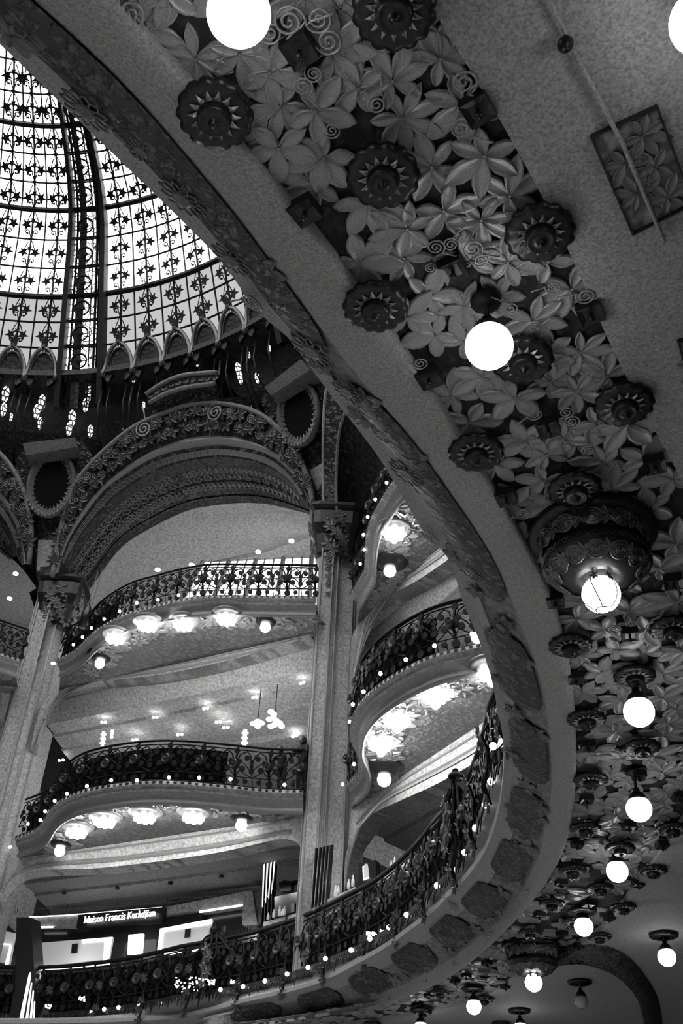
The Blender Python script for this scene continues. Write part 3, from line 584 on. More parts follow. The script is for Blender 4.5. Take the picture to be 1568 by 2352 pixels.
def railing(lb, foot, h, nmod, group=None, lean=.0, backing=None, rich=True, brackets=False, top=.035, grp='balcony railings of the hall'):
    foot = resamp(foot, 120); d = np.r_[0, np.cumsum(np.linalg.norm(np.diff(foot, axis=0), axis=1))]; L = d[-1]
    def P(u, v):
        s = min(max(u, 0), 1)*L; p = np.array([np.interp(s, d, foot[:, k]) for k in range(3)]); n = CEN-p[:2]; n /= np.linalg.norm(n)
        b = .10*math.sin(PI*min(max(v, 0), 1)); return np.array([p[0]+n[0]*(b+lean*v), p[1]+n[1]*(b+lean*v), p[2]+v*h])
    t = thing('balcony_railing', lb, 'railing', foot[60], grp)
    us = np.linspace(0, 1, 70)
    MB().tube([P(u, 1.04) for u in us], top, 6).build('handrail', 'iron', t, smooth=True); MB().tube([P(u, .93) for u in us], .02, 4).build('upper_bar', 'iron', t); MB().tube([P(u, .0) for u in us], .035, 4).build('bottom_bar', 'iron', t)
    for k in range(nmod):
        mb = MB(); rail_panel(mb, P, k/nmod, (k+1)/nmod, rich); mb.build('scroll_panel', 'iron', t)
        mb = MB(); q = P((k)/nmod, .52); n = CEN-q[:2]; n /= np.linalg.norm(n)
        mb.lathe([(.15, 0), (.12, -.04), (.05, -.02), (.03, -.07), (.001, -.08)], 10); me, _ = mb.mesh('rosette', 'ironleaf', origin=(0, 0, 0)); inst(me, 'rosette', t, q+np.array([n[0]*.07, n[1]*.07, 0]), frame_rot((n[0], n[1], 0)))
        if brackets:
            mb = MB(); u = (k+.5)/nmod
            if k % 2 == 0:
                pts = [P(u, .62), P(u, .45), P(u, .25), P(u, .0), P(u, -.2), P(u, -.42)]; o_ = [.05, .16, .10, .22, .28, .16]
                p = [a+np.array([n[0]*b, n[1]*b, 0]) for a, b in zip(pts, o_)]; mb.tube(p, [.015, .025, .03, .035, .045, .015], 6); mb.tube([q_+np.cross(n.tolist()+[0], [0, 0, 1.])*.10*math.sin(j*1.3) for j, q_ in enumerate(p)], .02, 5)
                o__ = mb.build('acanthus_bracket', 'iron', t, smooth=True)
                for j in (1, 3, 4, 5): inst(LEAFG[j % 2], 'bracket_leaf', o__, p[j]+np.array([n[0]*.05, n[1]*.05, 0]), (frame_rot((n[0], n[1], -.2)).to_matrix() @ Matrix.Rotation(1.57+j, 3, 'Z')).to_euler(), .17)
    if backing:
        for u0, u1 in backing:
            u = np.linspace(u0, u1, 24); MB().ribbon([P(x, .02)-np.r_[(CEN-P(x, 0)[:2])/np.linalg.norm(CEN-P(x, 0)[:2])*.12, 0] for x in u], [P(x, .9)-np.r_[(CEN-P(x, 0)[:2])/np.linalg.norm(CEN-P(x, 0)[:2])*.2, 0] for x in u], (0, .03, 0)).build('backing_sheet', 'matte', t)  # glass backing coloured black for the dark floor behind it
    return t, P
def bulb(p, r, lb, grp):
    o = MB().sphere(r, p, 10).build('light_bulb', 'bulb', smooth=True); tag(o, lb, 'light bulb', grp)
def spotlights(ps, r, lb, grp, W=ident, mat_='spot'):
    for p in ps:
        p = W(p)[0]; me = MB().lathe([(r, -.02), (r*.9, .0), (.001, .0)][::-1], 10).lathe([(r*1.15, .02), (r*1.15, -.03), (r, -.03)], 10, caps=False)
        o = me.build('downlight', mat_); o.location = Vector(p); WL[o.name] = p; tag(o, lb, 'downlight', grp)
def lobe(W, foot, zf, zsoff, frieze, fr_top, fr_bot, sides, tagname, lamps, bowls, nm, which, backing):
    """balcony front, soffit, frieze, lamps and rail of one lobed balcony; foot = plan curve of the rail foot"""
    f = resamp(foot, N); d = np.gradient(f, axis=0); d[:, 2] = 0; d /= np.linalg.norm(d, axis=1)[:, None]; n = np.column_stack([-d[:, 1], d[:, 0], 0*d[:, 0]])
    if np.dot(n[N//2][:2], CEN-f[N//2][:2]) < 0: n = -n
    def row(off, dz): return W(f+n*off+np.array([0, 0, dz]))
    b = thing('balcony', f'{which} front', 'balcony', W(f[N//2])[0])
    MB().grid([row(-2.5, .02), row(0, .02), row(.10, -.02), row(.12, -.12), row(.02, -.15), row(0, -.20), row(.03, -.23), row(-.02, -.27)]).build('cornice', 'plaster_far', b)
    MB().grid([row(-.02, -.27), row(-.10, -.31), row(-.16, -.40), row(-.17, -.49), row(-.12, -.57), row(-.16, -.60)]).build('fluted_cove', 'mould', b, smooth=True)
    MB().grid([row(-.16, -.60), row(-.2, -.62), row(-.24, -.59), row(-.25, zsoff-zf)]).build('rim_bead', 'mould', b)
    # soffit between rim and frieze
    ft = W(np.array(fr_top)); inner = resamp(ft, N)
    MB().grid([row(-.2, zsoff-zf), inner*.8+row(-.2, zsoff-zf)*.2, inner+0]).build('soffit', 'relief_mid' if tagname != 'x' else 'plaster', b)
    for k in range(26):
        i = int(2+k*(N-5)/26); p_ = row(-.62-.25*(k % 2), zsoff-zf-.0)[i]; inst(LEAF[k % 6], 'soffit_leaf', b, p_, (0, 0, k*1.9), (.42, .42, .5))
    dent = MB()
    for k in range(0, N-1):
        a = row(.11, -.07)[k]; c = row(.11, -.07)[k+1]; dent.box(a*.7+c*.3, (c-a)*.22, (0, 0, .03), (n[k][0]*.02, n[k][1]*.02, 0))
    tag(dent.build('dentils', 'black', b), kind='stuff')
    return b, row
def frieze_sheet(W, top, bot, name='frieze', m='plaster_far', kind=True, lines=((.18, .03), (.62, .03), (.72, .05))):
    t = resamp(W(np.array(top)), N); q = resamp(W(np.array(bot)), N); out = rad_off(t, .5)-t
    o = MB().grid([rad_off(t, .6), t, q, rad_off(q, .6)]).build(name, m); tag(o, kind='structure')
    for v, r in lines: MB().tube([p*(1-v)+s*v-(out[i]*.04) for i, (p, s) in enumerate(zip(t, q))][3:-3], r, 4).build('moulding_line', 'mould', o)
    return o
def room(W, bot, zc, depth, nm, name, steps, mat_='plaster_far'):
    """ceiling of the gallery behind an opening: cove from the opening edge, stepped ceiling bands, back wall"""
    q = resamp(W(np.array(bot)), N); rows = [q, rad_off(q, .55)]; k = q.copy()
    c0 = rad_off(q, .6); zr = np.maximum(c0[:, 2], 0)
    def at(d, z): r = rad_off(q, d); r[:, 2] = z; return r
    o = MB().grid([q, rad_off(q, .6)]+[np.column_stack([at(.62, 0)[:, :2], np.minimum(q[:, 2], 99)])]).build(name, mat_, kind='structure')
    MB().grid([rad_off(q, .62), at(.8, zc+.10), at(1.6, zc+.10), at(1.65, zc), at(2.6, zc), at(2.65, zc-.08), at(4.2, zc-.08), at(4.3, zc-.25), at(depth, zc-.25), at(depth, zc-5.5)]).build('ceiling_field', mat_, o)
    return o, at
def lamp_small(t_lb, p, soff, W, grp, r=.17, ring=True, e='globe'):
    p = W(p)[0]; t = thing('soffit_lamp', t_lb, 'lamp', (p[0], p[1], soff), grp)
    MB().sphere(r, p, 14).build('globe', e, t, smooth=True)
    MB().lathe([(.50, .0), (.52, -.06), (.42, -.10), (.36, -.12), (.30, -.22), (.2, -.26), (.12, -.25)], 20, (p[0], p[1], soff)).build('bowl', 'bronze' if ring else 'mould', t, smooth=True)
    if not ring: t.children[-1].scale = (.7, .7, 1)
    if not ring:
        mb = MB()
        for k in range(8): a = 2*PI*k/8; mb.sphere(.085, (p[0]+  .24*math.cos(a), p[1]+.24*math.sin(a), soff-.24), 8)
        tag(mb.build('bulb_ring', 'cluster', t, smooth=True), kind='stuff')
FR = {'a': (np.array([0.0, 27.5]), np.array([-7.4, 31.4]))}
FL = lambda px: [onplane(x, y, *FR['a']) for x, y in px]
L3f = [(726,1373),(650,1372),(561,1371),(474,1371),(415,1379),(357,1393),(286,1413),(224,1449),(179,1492),(135,1515)]
L2f = [(697,1816),(612,1814),(510,1804),(408,1796),(332,1796),(255,1804),(179,1821),(128,1852),(97,1898),(40,1922)]
L3fw = [atz(x, y, 17.3) for x, y in L3f]; L2fw = [atz(x, y, 11.2) for x, y in L2f]
def two(z, a=.0): # frieze top ends on the frieze plane at height z
    p0, p1 = FR['a']; d = (p1-p0)/np.linalg.norm(p1-p0); return [np.r_[p0+d*.2, z], np.r_[p0+d*5.5, z], np.r_[p0+d*11.2, z]]
OP3 = [(714,1464),(640,1484),(510,1520),(357,1551),(204,1566),(148,1576),(110,1600),(88,1640),(70,1720)]
OP2 = [(690,1946),(677,1932),(642,1927),(591,1938),(496,1959),(351,1980),(223,1994),(128,1997),(64,2002),(25,2021),(0,2050),(-12,2090)]
LEAFG = []
for me in LEAF[2:5]: m2 = me.copy(); m2.materials.clear(); m2.materials.append(M['leaf_deep']); m2.name = 'archivolt_leaf'; LEAFG.append(m2)
def build_bay(W, which, first):
    off = np.array([0, 0, 0])
    e = [W(resamp(np.array(S(E0, 2.6)), N)), W(resamp(np.array(S(E1, .25)), N)), W(resamp(np.array(S(E2, .1)), N)), W(resamp(np.array(S(E3, 0)), N)), W(resamp(np.array(S(E4, -.15)), N))]
    a = thing('great_arch', f'{which} great arch with dark honeycomb vault and banded front', 'arch', e[3][N//2])
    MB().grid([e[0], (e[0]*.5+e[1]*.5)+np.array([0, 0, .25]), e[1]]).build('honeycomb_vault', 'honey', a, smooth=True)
    MB().grid([rad_off(e[0], .2), e[0]-np.array([0, 0, .02]), e[0]*.88+e[1]*.12]).build('vault_border', 'relief_far', a, smooth=True)
    MB().grid([e[1], e[1]*.5+e[2]*.5+np.array([0, 0, -.05]), e[2]]).build('dentil_band', 'plaster_far' if 0 else 'relief_far', a)
    MB().grid([rad_off(e[2], .05), e[2], e[2]*.5+rad_off(e[3], -.12)*.5, e[3], rad_off(e[3], .2)]).build('plain_archivolt', 'mould', a, smooth=True)
    MB().grid([e[3], e[3]*.5+e[4]*.5, e[4]]).build('relief_archivolt', 'relief_far', a)
    MB().tube(e[4], .10, 6).build('extrados_roll', 'plaster_dim', a, smooth=True); MB().grid([e[4], rad_off(e[4], 1.2)]).build('extrados_back', 'drum', a)
    ring, _ = MB().lathe([(.20, 0), (.24, -.06), (.28, 0)], 6, caps=False).lathe([(.06, 0), (.001, -.08)], 6, caps=False).mesh('honeycomb_cell', 'relief_mid', True, origin=(0, 0, 0))
    for k in range(54):
        i = 4+int(k*(N-8)/54)
        for v, r_ in ((.32, 1), (.5, .8), (.68, 1)):
            if (k+int(v*10)) % 2 == 0 and v == .5: continue
            p = e[0][i]*(1-v)+e[1][i]*v+np.array([0, 0, .22*math.sin(PI*v)-.03]); nn = e[1][i]-e[0][i]; tt = e[1][i+1]-e[1][i]; q = np.cross(tt, nn); q /= np.linalg.norm(q); q = q if q[2] < 0 else -q
            inst(ring, 'honeycomb_cell', a, p+q*.03, frame_rot(q), .8*r_)
    tee = MB()
    for k in range(200):
        i = 3+k*(N-7)/200; j = int(i); u = i-j
        p = [(e[1][j]*(1-u)+e[1][j+1]*u)*(1-v)+(e[2][j]*(1-u)+e[2][j+1]*u)*v for v in (.25, .75)]; s_ = (e[2][j+1]-e[2][j]); s_ = s_/np.linalg.norm(s_)*.035
        tee.tube([p[0]+(0, 0, -.04), p[1]+(0, 0, -.04)], .03, 3)
    tag(tee.build('dentil_teeth', 'mould', a), kind='stuff')
    for p_, s_ in ((W(S([(330,985)], -.3)[0])[0], 2.6), (W(S([(494,947)], -.3)[0])[0], 2.6)):
        nn = fromp(polar(p_)[0], -1, 0)-fromp(0, 0, 0)*0-np.r_[CEN, 0]; inst(SPI, 'arch_scroll', a, p_, frame_rot((nn[0], nn[1], -.3)), s_)
    for k in range(84):
        i = int(2+k*(N-5)/84); v = .3+.4*(k % 2); p_ = e[3][i]*(1-v)+e[4][i]*v; p_ = rad_off([p_], -.12)[0]; nn = np.r_[CEN-p_[:2], 0]; nn /= np.linalg.norm(nn)
        inst(LEAFG[k % 2] if k % 3 else SPI, 'archivolt_leaf' if k % 3 else 'archivolt_scroll', a, p_, (frame_rot((nn[0], nn[1], -.45)).to_matrix() @ Matrix.Rotation(k*1.7, 3, 'Z')).to_euler(), .36 if k % 3 else 1.3)
    # crown block over the arch
    c1 = W(resamp(np.array(S([(335,905),(370,882),(420,862),(497,855)], -.6)), 20)); c2 = W(resamp(np.array(S([(342,925),(378,905),(425,890),(494,880)], -.6)), 20)); c3 = W(resamp(np.array(S([(345,975),(390,945),(440,928),(500,930)], -.2)), 20)); 
    cb = MB().grid([rad_off(c1, 1.5), c1, c2, rad_off(c2, .35), c3]).build('crown_block', 'relief_far', a)
    MB().tube(c1, .09, 6).build('crown_moulding', 'plaster_dim', cb, smooth=True); MB().tube(c2, .09, 6).build('crown_moulding', 'plaster_dim', cb, smooth=True)
    for i in range(1, 20, 2): inst(SPI, 'crown_scroll', cb, c1[i]*.5+c2[i]*.5, frame_rot((CEN[0]-c1[i][0], CEN[1]-c1[i][1], 0)), .9)
    # wall lunette inside the arch (pale semi-vault of the top gallery) and its ceiling bands
    E0b = [(175,1440)]+E0[1:-1]+[(738,1190),(800,1230)]
    l0 = W(resamp(np.array(S([(p[0], p[1]) for p in E0b], 2.7)), N)); l0[:, 2] += .1
    l1 = W(resamp(np.array(S([(196,1425),(250,1330),(300,1275),(360,1240),(440,1215),(520,1205),(600,1215),(660,1222),(740,1235),(800,1260)], 4.2)), N))
    l2 = W(resamp(np.array(S([(200,1440),(250,1385),(300,1350),(350,1325),(420,1308),(500,1290),(590,1270),(660,1245),(740,1222),(800,1205)], 6.0)), N))
    lu = MB().grid([l0, l1, l2]).build('ceiling_lunette', 'plaster_far', smooth=True); tag(lu, kind='structure', label=f'{which} pale vault inside the great arch')
    l3 = rad_off(l2, .3); l3[:, 2] -= .35; l4 = rad_off(l3, 4.); l4[:, 2] = l3[:, 2]; l5 = l4.copy(); l5[:, 2] -= .3; l6 = rad_off(l5, 3); l7 = l6.copy(); l7[:, 2] = 16.
    MB().grid([l2, l3, l4, l5, l6, l7]).build('cornice_step', 'plaster_far', lu)
    MB().tube(l2, .08, 5).build('cornice_line', 'mould', lu, smooth=True)
    return a
arch = build_bay(ident, 'nearer', True)
build_bay(rotB, 'far left', False)
def lobes(W, suffix, lights):
    # upper
    g = 'lobed balconies over the hall'
    b, row = lobe(W, L3fw, 17.3, 16.85, None, two(16.85), None, None, 'a', None, None, 12, f'upper {suffix}', None)
    b2, row2 = lobe(W, L2fw, 11.2, 10.75, None, two(10.75), None, None, 'a', None, None, 12, f'lower {suffix}', None)
    for zf, op, nm in ((16.85, OP3, 1), (10.75, OP2, 2)):
        bt = FL(op); frieze_sheet(W, two(zf), bt, f'wall_frieze', 'plaster_far')
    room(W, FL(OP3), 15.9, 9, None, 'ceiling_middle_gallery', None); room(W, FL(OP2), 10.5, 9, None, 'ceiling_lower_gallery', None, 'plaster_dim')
lobes(ident, 'lobed balcony left of the tall pier, curved plaster', True)
lobes(rotB, 'lobed balcony cut off by the left edge, plaster', False)
for W, sfx in ((ident, 'left of the tall pier'), (rotB, 'cut off by the left edge')):
    railing(f'upper curved iron railing against a lit shop wall, {sfx}', W(np.array(L3fw)+[0, 0, .03]), 1.15, 12, backing=[(.66, 1.0)], lean=.05)
    railing(f'lower curved iron railing with dark backing, {sfx}', W(np.array(L2fw)+[0, 0, .03]), 1.15, 12, backing=[(.20, .97)], lean=.05)
for px, z in (([(265,1468),(339,1439),(421,1437),(520,1424)], 16.62), ([(175,1914),(240,1890),(332,1880),(444,1880)], 10.52)):
    for x, y in px:
        o_ = ['leftmost', 'second from left', 'third from left', 'rightmost'][[q[0] for q in px].index(x)]
        lamp_small(f'{o_} of four bright bulb clusters on the {"upper" if z > 12 else "lower"} soffit left of the pier', atz(x, y, z), z+.23, ident, 'soffit lamps '+('upper' if z > 12 else 'lower'), ring=False, e='cluster', r=.15)
for x, y, z, lb in ((609,1441,16.6,'small bronze bowl lamp at the pier end of the upper balcony soffit'),(229,1524,16.6,'small bronze bowl lamp at the left end of the upper balcony soffit'),(554,1896,10.5,'small bronze bowl lamp at the pier end of the lower balcony soffit'),(137,1955,10.5,'small bronze bowl lamp at the left end of the lower balcony soffit')):
    lamp_small(lb, atz(x, y, z), z+.38, ident, 'small bronze bowl lamps')
# ---- shop wall lit behind the upper rail
sw = thing('lit_shop_shelving', 'brightly lit shelving wall behind the upper iron railing', 'shelving', (-3, 30, 17.3))
c = [onplane(x, y, (3, 29.3), (-8, 33.5)) for x, y in [(470,1292),(740,1280),(740,1380),(420,1385)]]
o = MB().poly(c, (.2, .6, 0)).build('lit_back', 'shelf_lit', sw)
for k in range(14):
    u = k/13; a = c[0]*(1-u)+c[1]*u; b_ = c[3]*(1-u)+c[2]*u; MB().tube([a+(-.05, -.1, 0), b_+(-.05, -.1, 0)], .03 if k % 3 else .09, 4).build('upright', 'plaster_dim', sw)
for v in (.25, .5, .75): MB().tube([c[0]*(1-v)+c[3]*v+(-.05, -.1, 0), c[1]*(1-v)+c[2]*v+(-.05, -.1, 0)], .03, 4).build('shelf', 'plaster_dim', sw)
# ---- spandrels: sheets between the arches with medallions, blocks, capitals
def spandrel(W, side, lb, outline, med, mrx, mry, block, panel, tiny):
    o = thing('spandrel', lb, 'spandrel', W(S([med], 0)[0])[0])
    p = np.array(S(outline, .35)); bk = W(p+0); MB().poly(bk, rad_off(bk, .4)[0]-bk[0]).build('spandrel_sheet', 'relief_far', o)
    q = W(S([med], .05)[0])[0]; nn = np.r_[CEN-q[:2], 0]; nn /= np.linalg.norm(nn); nn[2] = -.35; ro = frame_rot(nn)
    me, _ = MB().lathe([(1.05, .1), (1.08, -.12), (1.0, -.18), (.93, -.12), (.9, -.05), (.78, -.03)], 30, caps=False).mesh('medallion_rim', 'block', True, origin=(0, 0, 0)); inst(me, 'medallion_rim', o, q, ro, (mrx, mry, .8))
    me, _ = MB().lathe([(.80, -.02), (.01, -.02)], 30, caps=False).mesh('medallion_disc', 'matte', origin=(0, 0, 0)); inst(me, 'medallion_disc', o, q, ro, (mrx, mry, .8))
    mb = MB()
    for k in range(30): a = 2*PI*k/30; mb.tube([(.72*math.cos(a), .72*math.sin(a), -.05), (.88*math.cos(a), .88*math.sin(a), -.09)], .022, 3)
    me, _ = mb.mesh('rays', 'leaf_dark', origin=(0, 0, 0)); x = inst(me, 'rays', o, q, ro, (mrx, mry, .8)); x['kind'] = 'stuff'
    mb = MB()
    for k in range(13): a = -PI/2+(k-6)*.17; mb.sphere(.055, (1.0*math.cos(a), 1.0*math.sin(a), -.2), 8)
    me, _ = mb.mesh('bead_row', 'mould', True, origin=(0, 0, 0)); x = inst(me, 'bead_row', o, q, ro, (mrx, mry, .8)); x['kind'] = 'stuff'
    b = np.array(S(block, -.35)); b = W(b); d = rad_off(b, .9)[0]-b[0]; MB().poly(b, d).build('cornice_block', 'block', o)
    b = W(np.array(S(panel, .22))); d = rad_off(b, .2)[0]-b[0]; MB().poly(b, d).build('plain_panel', 'plaster_far', o)
    b = W(np.array(S(tiny, .12))); MB().poly(b, d).build('relief_tablet', 'relief_far', o)
    return o
for W, wh in ((ident, 'over the left pier'), (rotB, 'beyond the left edge')):
    spandrel(W, 'B', f'dark spandrel with oval medallion {wh}', [(20,1130),(45,1040),(190,1010),(218,1056),(172,1113),(143,1199),(126,1290),(119,1325),(84,1325),(75,1250),(60,1190)], (118,1112), .92, 1.35, [(52,1018),(172,1004),(176,1026),(60,1046)], [(88,1240),(135,1240),(118,1310),(84,1310)], [(92,1302),(118,1300),(116,1324),(90,1326)])
spandrel(ident, 'A', 'dark spandrel with oval medallion over the tall pier', [(600,930),(606,895),(693,826),(748,872),(742,1000),(742,1180),(720,1180),(712,1113),(689,1056),(660,1010),(620,967)], (686,948), .9, 1.3, [(607,890),(690,825),(712,850),(622,908)], [(710,1080),(742,1062),(742,1125),(716,1128)], [(717,1138),(739,1125),(739,1155),(718,1160)])
b = np.array(S([(688,1040),(735,1003),(735,1062),(709,1080)], .2)); MB().poly(b, rad_off(b, .2)[0]-b[0]).build('relief_tablet', 'relief_far', None); tag(C.objects[-1], 'dark triangular foliage tablet above the tall pier', 'relief panel')
b = np.array(S([(95,1188),(150,1185),(135,1238),(98,1238)], .2)); MB().poly(b, rad_off(b, .2)[0]-b[0]).build('relief_tablet', 'relief_far', None); tag(C.objects[-1], 'dark foliage tablet above the left pier', 'relief panel')
# rib running up from the tall pier and the dark vault of the right bay
ra = resamp(np.array(S([(742,1185),(742,1100),(742,1000),(746,920),(752,880),(757,850)], -.1)), 20); rb = resamp(np.array(S([(773,1185),(772,1100),(778,1000),(795,940),(812,905),(830,880)], -.1)), 20)
rib = MB().ribbon(ra, rb, (0, .5, 0)).build('pier_rib', 'relief_far'); tag(rib, 'ornamented rib rising from the tall pier between the arches', 'rib')
MB().tube(ra, .06, 5).build('rib_edge', 'plaster_far', rib); MB().tube(rb, .06, 5).build('rib_edge', 'plaster_dim', rib)
va = resamp(np.array(S([(773,1190),(772,1100),(778,1000),(795,940),(812,905),(840,860)], .1)), 24); vb = resamp(np.array(S([(808,1400),(825,1330),(835,1250),(855,1170),(890,1100),(960,1030)], 1.6)), 24)
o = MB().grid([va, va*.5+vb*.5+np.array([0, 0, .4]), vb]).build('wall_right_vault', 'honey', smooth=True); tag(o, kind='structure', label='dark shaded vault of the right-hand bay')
# ================================================================== PIERS
def pier(pxs, ypx, z0, z1, lb):
    """pxs: (pixel x at row ypx, depth y) of the visible plan corners, left to right"""
    pl = [onplane(x, ypx, np.array([-50, y]), np.array([50, y]))[:2] for x, y in pxs]; c = np.mean(pl, axis=0)
    t = thing('pier', lb, 'pier', (c[0], c[1]+.6, z0))
    back = [pl[-1]+(.1, 1.4), pl[0]+(-.0, 1.4)]
    allp = pl+back
    mb = MB(); n = len(allp); mb.grid([[np.r_[p, z] for p in allp] for z in np.linspace(z0, z1, 8)], closed_u=True); mb.build('shaft', 'plaster_far', t)
    for p in pl: MB().tube([np.r_[p+(0, -.02), z0], np.r_[p+(0, -.02), z1]], .035, 5).build('arris_bead', 'mould', t)
    return t, pl
pa_, plA = pier([(714,27.55),(719,27.35),(747,27.3),(751,27.5),(760,27.5),(764,27.75),(800,27.8),(806,28.1)], 1607, 6.5, 21.6, 'tall plain pier with dark foliage capital in the middle of the picture')
pb_, plB = pier([(24,33.0),(30,32.7),(60,32.6),(66,32.85),(84,32.9),(88,33.2),(108,33.4)], 1607, 6.5, 21.6, 'left pier with dark foliage capital near the left edge')
def capital(t, c, z, s=1., d=-1.):
    cx_, cy_ = c; mb = MB()
    mb.grid([[np.array([cx_+s*r*math.copysign(min(abs(math.cos(a))*1.3, 1), math.cos(a)), cy_+s*r*math.copysign(min(abs(math.sin(a))*1.3, 1), math.sin(a)), z+h]) for a in np.linspace(0, 2*PI, 24, endpoint=False)] for r, h in ((.0, .35), (.92, .35), (.95, .2), (.8, .1), (.86, 0), (.84, -.5), (.72, -.9), (.62, -1.6), (.5, -1.7))], closed_u=True)
    o = mb.build('capital', 'bronze', t)
    for k in range(26):
        a = PI+PI*((k*7) % 26)/25; h = -.15-1.5*k/26; r = s*(.9-.2*k/26); q = np.array([cx_+r*1.02*math.cos(a), cy_+r*1.02*math.sin(a), z+h])
        inst(LEAFD[k % 3], 'capital_leaf', o, q, frame_rot((math.cos(a), math.sin(a), -.25)), .30)
    for k in range(5):
        p = np.array([cx_-.1*s, cy_-.62*s-.05, z-1.9-.36*k]); inst(LEAFD[k % 3], 'pendant_leaf', o, p, frame_rot((0, -1, -.2)), .26-.03*k)
mA = np.mean(plA[:6], axis=0); mB_ = np.mean(plB[:6], axis=0)
capital(pa_, (mA[0]+.1, mA[1]+.45), 21.35); capital(pb_, (mB_[0]+.25, mB_[1]+.45), 21.4)
for W in (rotB,):
    q = W(np.array([mB_[0], mB_[1], 0]))[0]
# ================================================================== RIGHT-HAND BAY
FRr = (np.array([0.7, 27.2]), np.array([5.1, 18.4]))
FLr = lambda px: [onplane(x, y, *FRr) for x, y in px]
def twor(z): p0, p1 = FRr; d = (p1-p0)/np.linalg.norm(p1-p0); return [np.r_[p0, z], np.r_[p0+d*5, z], np.r_[p0+d*10.6, z]]
R3f = [atz(x, y, 17.3) for x, y in [(812,1362),(833,1325),(845,1302),(847,1259),(852,1213),(864,1179),(884,1144),(905,1111),(945,1070),(990,1035),(1050,1000)]]
R2f = [atz(x, y, 11.2) for x, y in [(803,1797),(829,1769),(831,1730),(816,1692),(816,1662),(826,1628),(856,1590),(907,1552),(958,1524),(1010,1503),(1098,1483),(1180,1468),(1240,1462)]]
_two = two; two = twor
lobe(ident, R3f, 17.3, 16.85, None, twor(16.85), None, None, 'a', None, None, 12, 'upper lobed balcony right of the tall pier, curved plaster', None)
lobe(ident, R2f, 11.2, 10.75, None, twor(10.75), None, None, 'a', None, None, 12, 'lower lobed balcony right of the tall pier, curved plaster', None)
OP3r = [(800,1660),(803,1560),(806,1478),(812,1452),(831,1422),(864,1384),(907,1361),(963,1330),(1019,1292),(1080,1250),(1160,1200)]
OP2r = [(788,2080),(790,2033),(792,1975),(800,1945),(811,1925),(853,1872),(914,1841),(1006,1799),(1121,1734),(1200,1690)]
frieze_sheet(ident, twor(16.85), FLr(OP3r), 'wall_frieze', 'plaster_far', lines=((.25, .03), (.6, .04), (.7, .04))); frieze_sheet(ident, twor(10.75), FLr(OP2r), 'wall_frieze', 'plaster_far', lines=((.25, .03), (.6, .04), (.7, .04)))
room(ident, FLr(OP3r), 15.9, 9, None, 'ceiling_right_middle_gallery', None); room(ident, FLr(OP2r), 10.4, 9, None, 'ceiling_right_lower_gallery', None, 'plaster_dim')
two = _two
railing('upper curved iron railing right of the tall pier', np.array(R3f)+[0, 0, .03], 1.15, 11, backing=[(0., 1.)])
railing('lower curved iron railing right of the tall pier', np.array(R2f)+[0, 0, .03], 1.2, 11, backing=[(.15, .75)], top=.05)
for x, y, z, lb, kind in [(905,1235,16.5,'bright bulb cluster under the upper balcony right of the tall pier',0),(1130,1560,10.50,'rightmost bright bulb cluster under the lower right balcony, beside the frieze band',0),(1000,1612,10.50,'third bright bulb cluster from the pier under the lower right balcony',0),(912,1668,10.50,'second bright bulb cluster from the pier under the lower right balcony',0),(875,1722,10.50,'nearest bright bulb cluster to the pier under the lower right balcony',0),(895,1312,16.5,'small bronze bowl lamp under the upper balcony right of the tall pier',1),(882,1791,10.4,'small bronze bowl lamp under the lower balcony right of the tall pier',1)]:
    lamp_small(lb, atz(x, y, z), z+.36, ident, 'right bay soffit lamps', ring=bool(kind), e='globe' if kind else 'cluster', r=.18)
# ================================================================== NEAREST GALLERY RAILING AND ITS LIGHTS
ft = [fromp(p, float(rF(p)), 6.52) for p in np.arange(-4, 98, 2.)]
rl, PR = railing('long dark ornate iron railing of the gallery sweeping round the bottom left', ft, 1.3, 34, brackets=True, top=.06, backing=[(.10, .99)])
val = MB(); us = np.linspace(.04, .98, 240)
for i, u in enumerate(us):
    q = PR(u, -.01); n = CEN-q[:2]; n = np.r_[n/np.linalg.norm(n), 0]; t_ = np.cross(n, [0, 0, 1.]); h = .20+.1*(i % 5 == 0)+.05*(i % 3)
    val.add([q+n*.12-t_*.06, q+n*.12+t_*.06, q+n*.16-(0, 0, h), q+n*.10-t_*.06, q+n*.10+t_*.06, q+n*.14-(0, 0, h)], [(0, 1, 2), (5, 4, 3), (0, 2, 5, 3), (1, 4, 5, 2), (0, 3, 4, 1)])
tag(val.build('toothed_valance', 'iron', rl), kind='stuff')
for i, (x, y) in enumerate([(93,2335),(210,2324),(239,2318),(272,2314),(445,2293),(506,2273),(558,2266),(608,2253),(659,2237),(707,2222),(747,2202),(806,2182),(849,2156),(893,2130),(933,2101),(965,2074),(1003,2034),(1039,1996),(1067,1958),(1091,1902),(1114,1849),(1127,1795),(1132,1714),(370,2300),(320,2308)]):
    p = atz(x, y, 6.5); p = p*(1-.30/np.linalg.norm(p)); bulb(p, .058, 'small round bulb on the foot of the long bottom railing', 'bulbs along the bottom railing')
def bulbs(px, z, r, lb, grp):
    for x, y in px: p = atz(x, y, z); bulb(p*(1-.3/np.linalg.norm(p)), r, lb, grp)
z3 = lambda l: [(x*.5102, 1250+y*.5102) for x, y in l]
bulbs(z3([(235,536),(330,452),(371,418),(411,377),(469,337),(538,302),(615,265),(711,250)])+[(521,1358),(635,1362),(410,1367),(723,1387),(124,1524)], 17.4, .052, 'small round bulb on the foot of the upper railing left of the pier', 'bulbs along the upper left-bay railing')
bulbs(z3([(46,1363),(126,1260),(181,1242),(203,1202),(246,1155),(301,1124),(391,1089),(500,1063),(616,1063),(760,1050),(896,1051),(1037,1058),(1280,1083),(1365,1170)]), 11.35, .052, 'small round bulb on the foot of the lower railing left of the pier', 'bulbs along the lower left-bay railing')
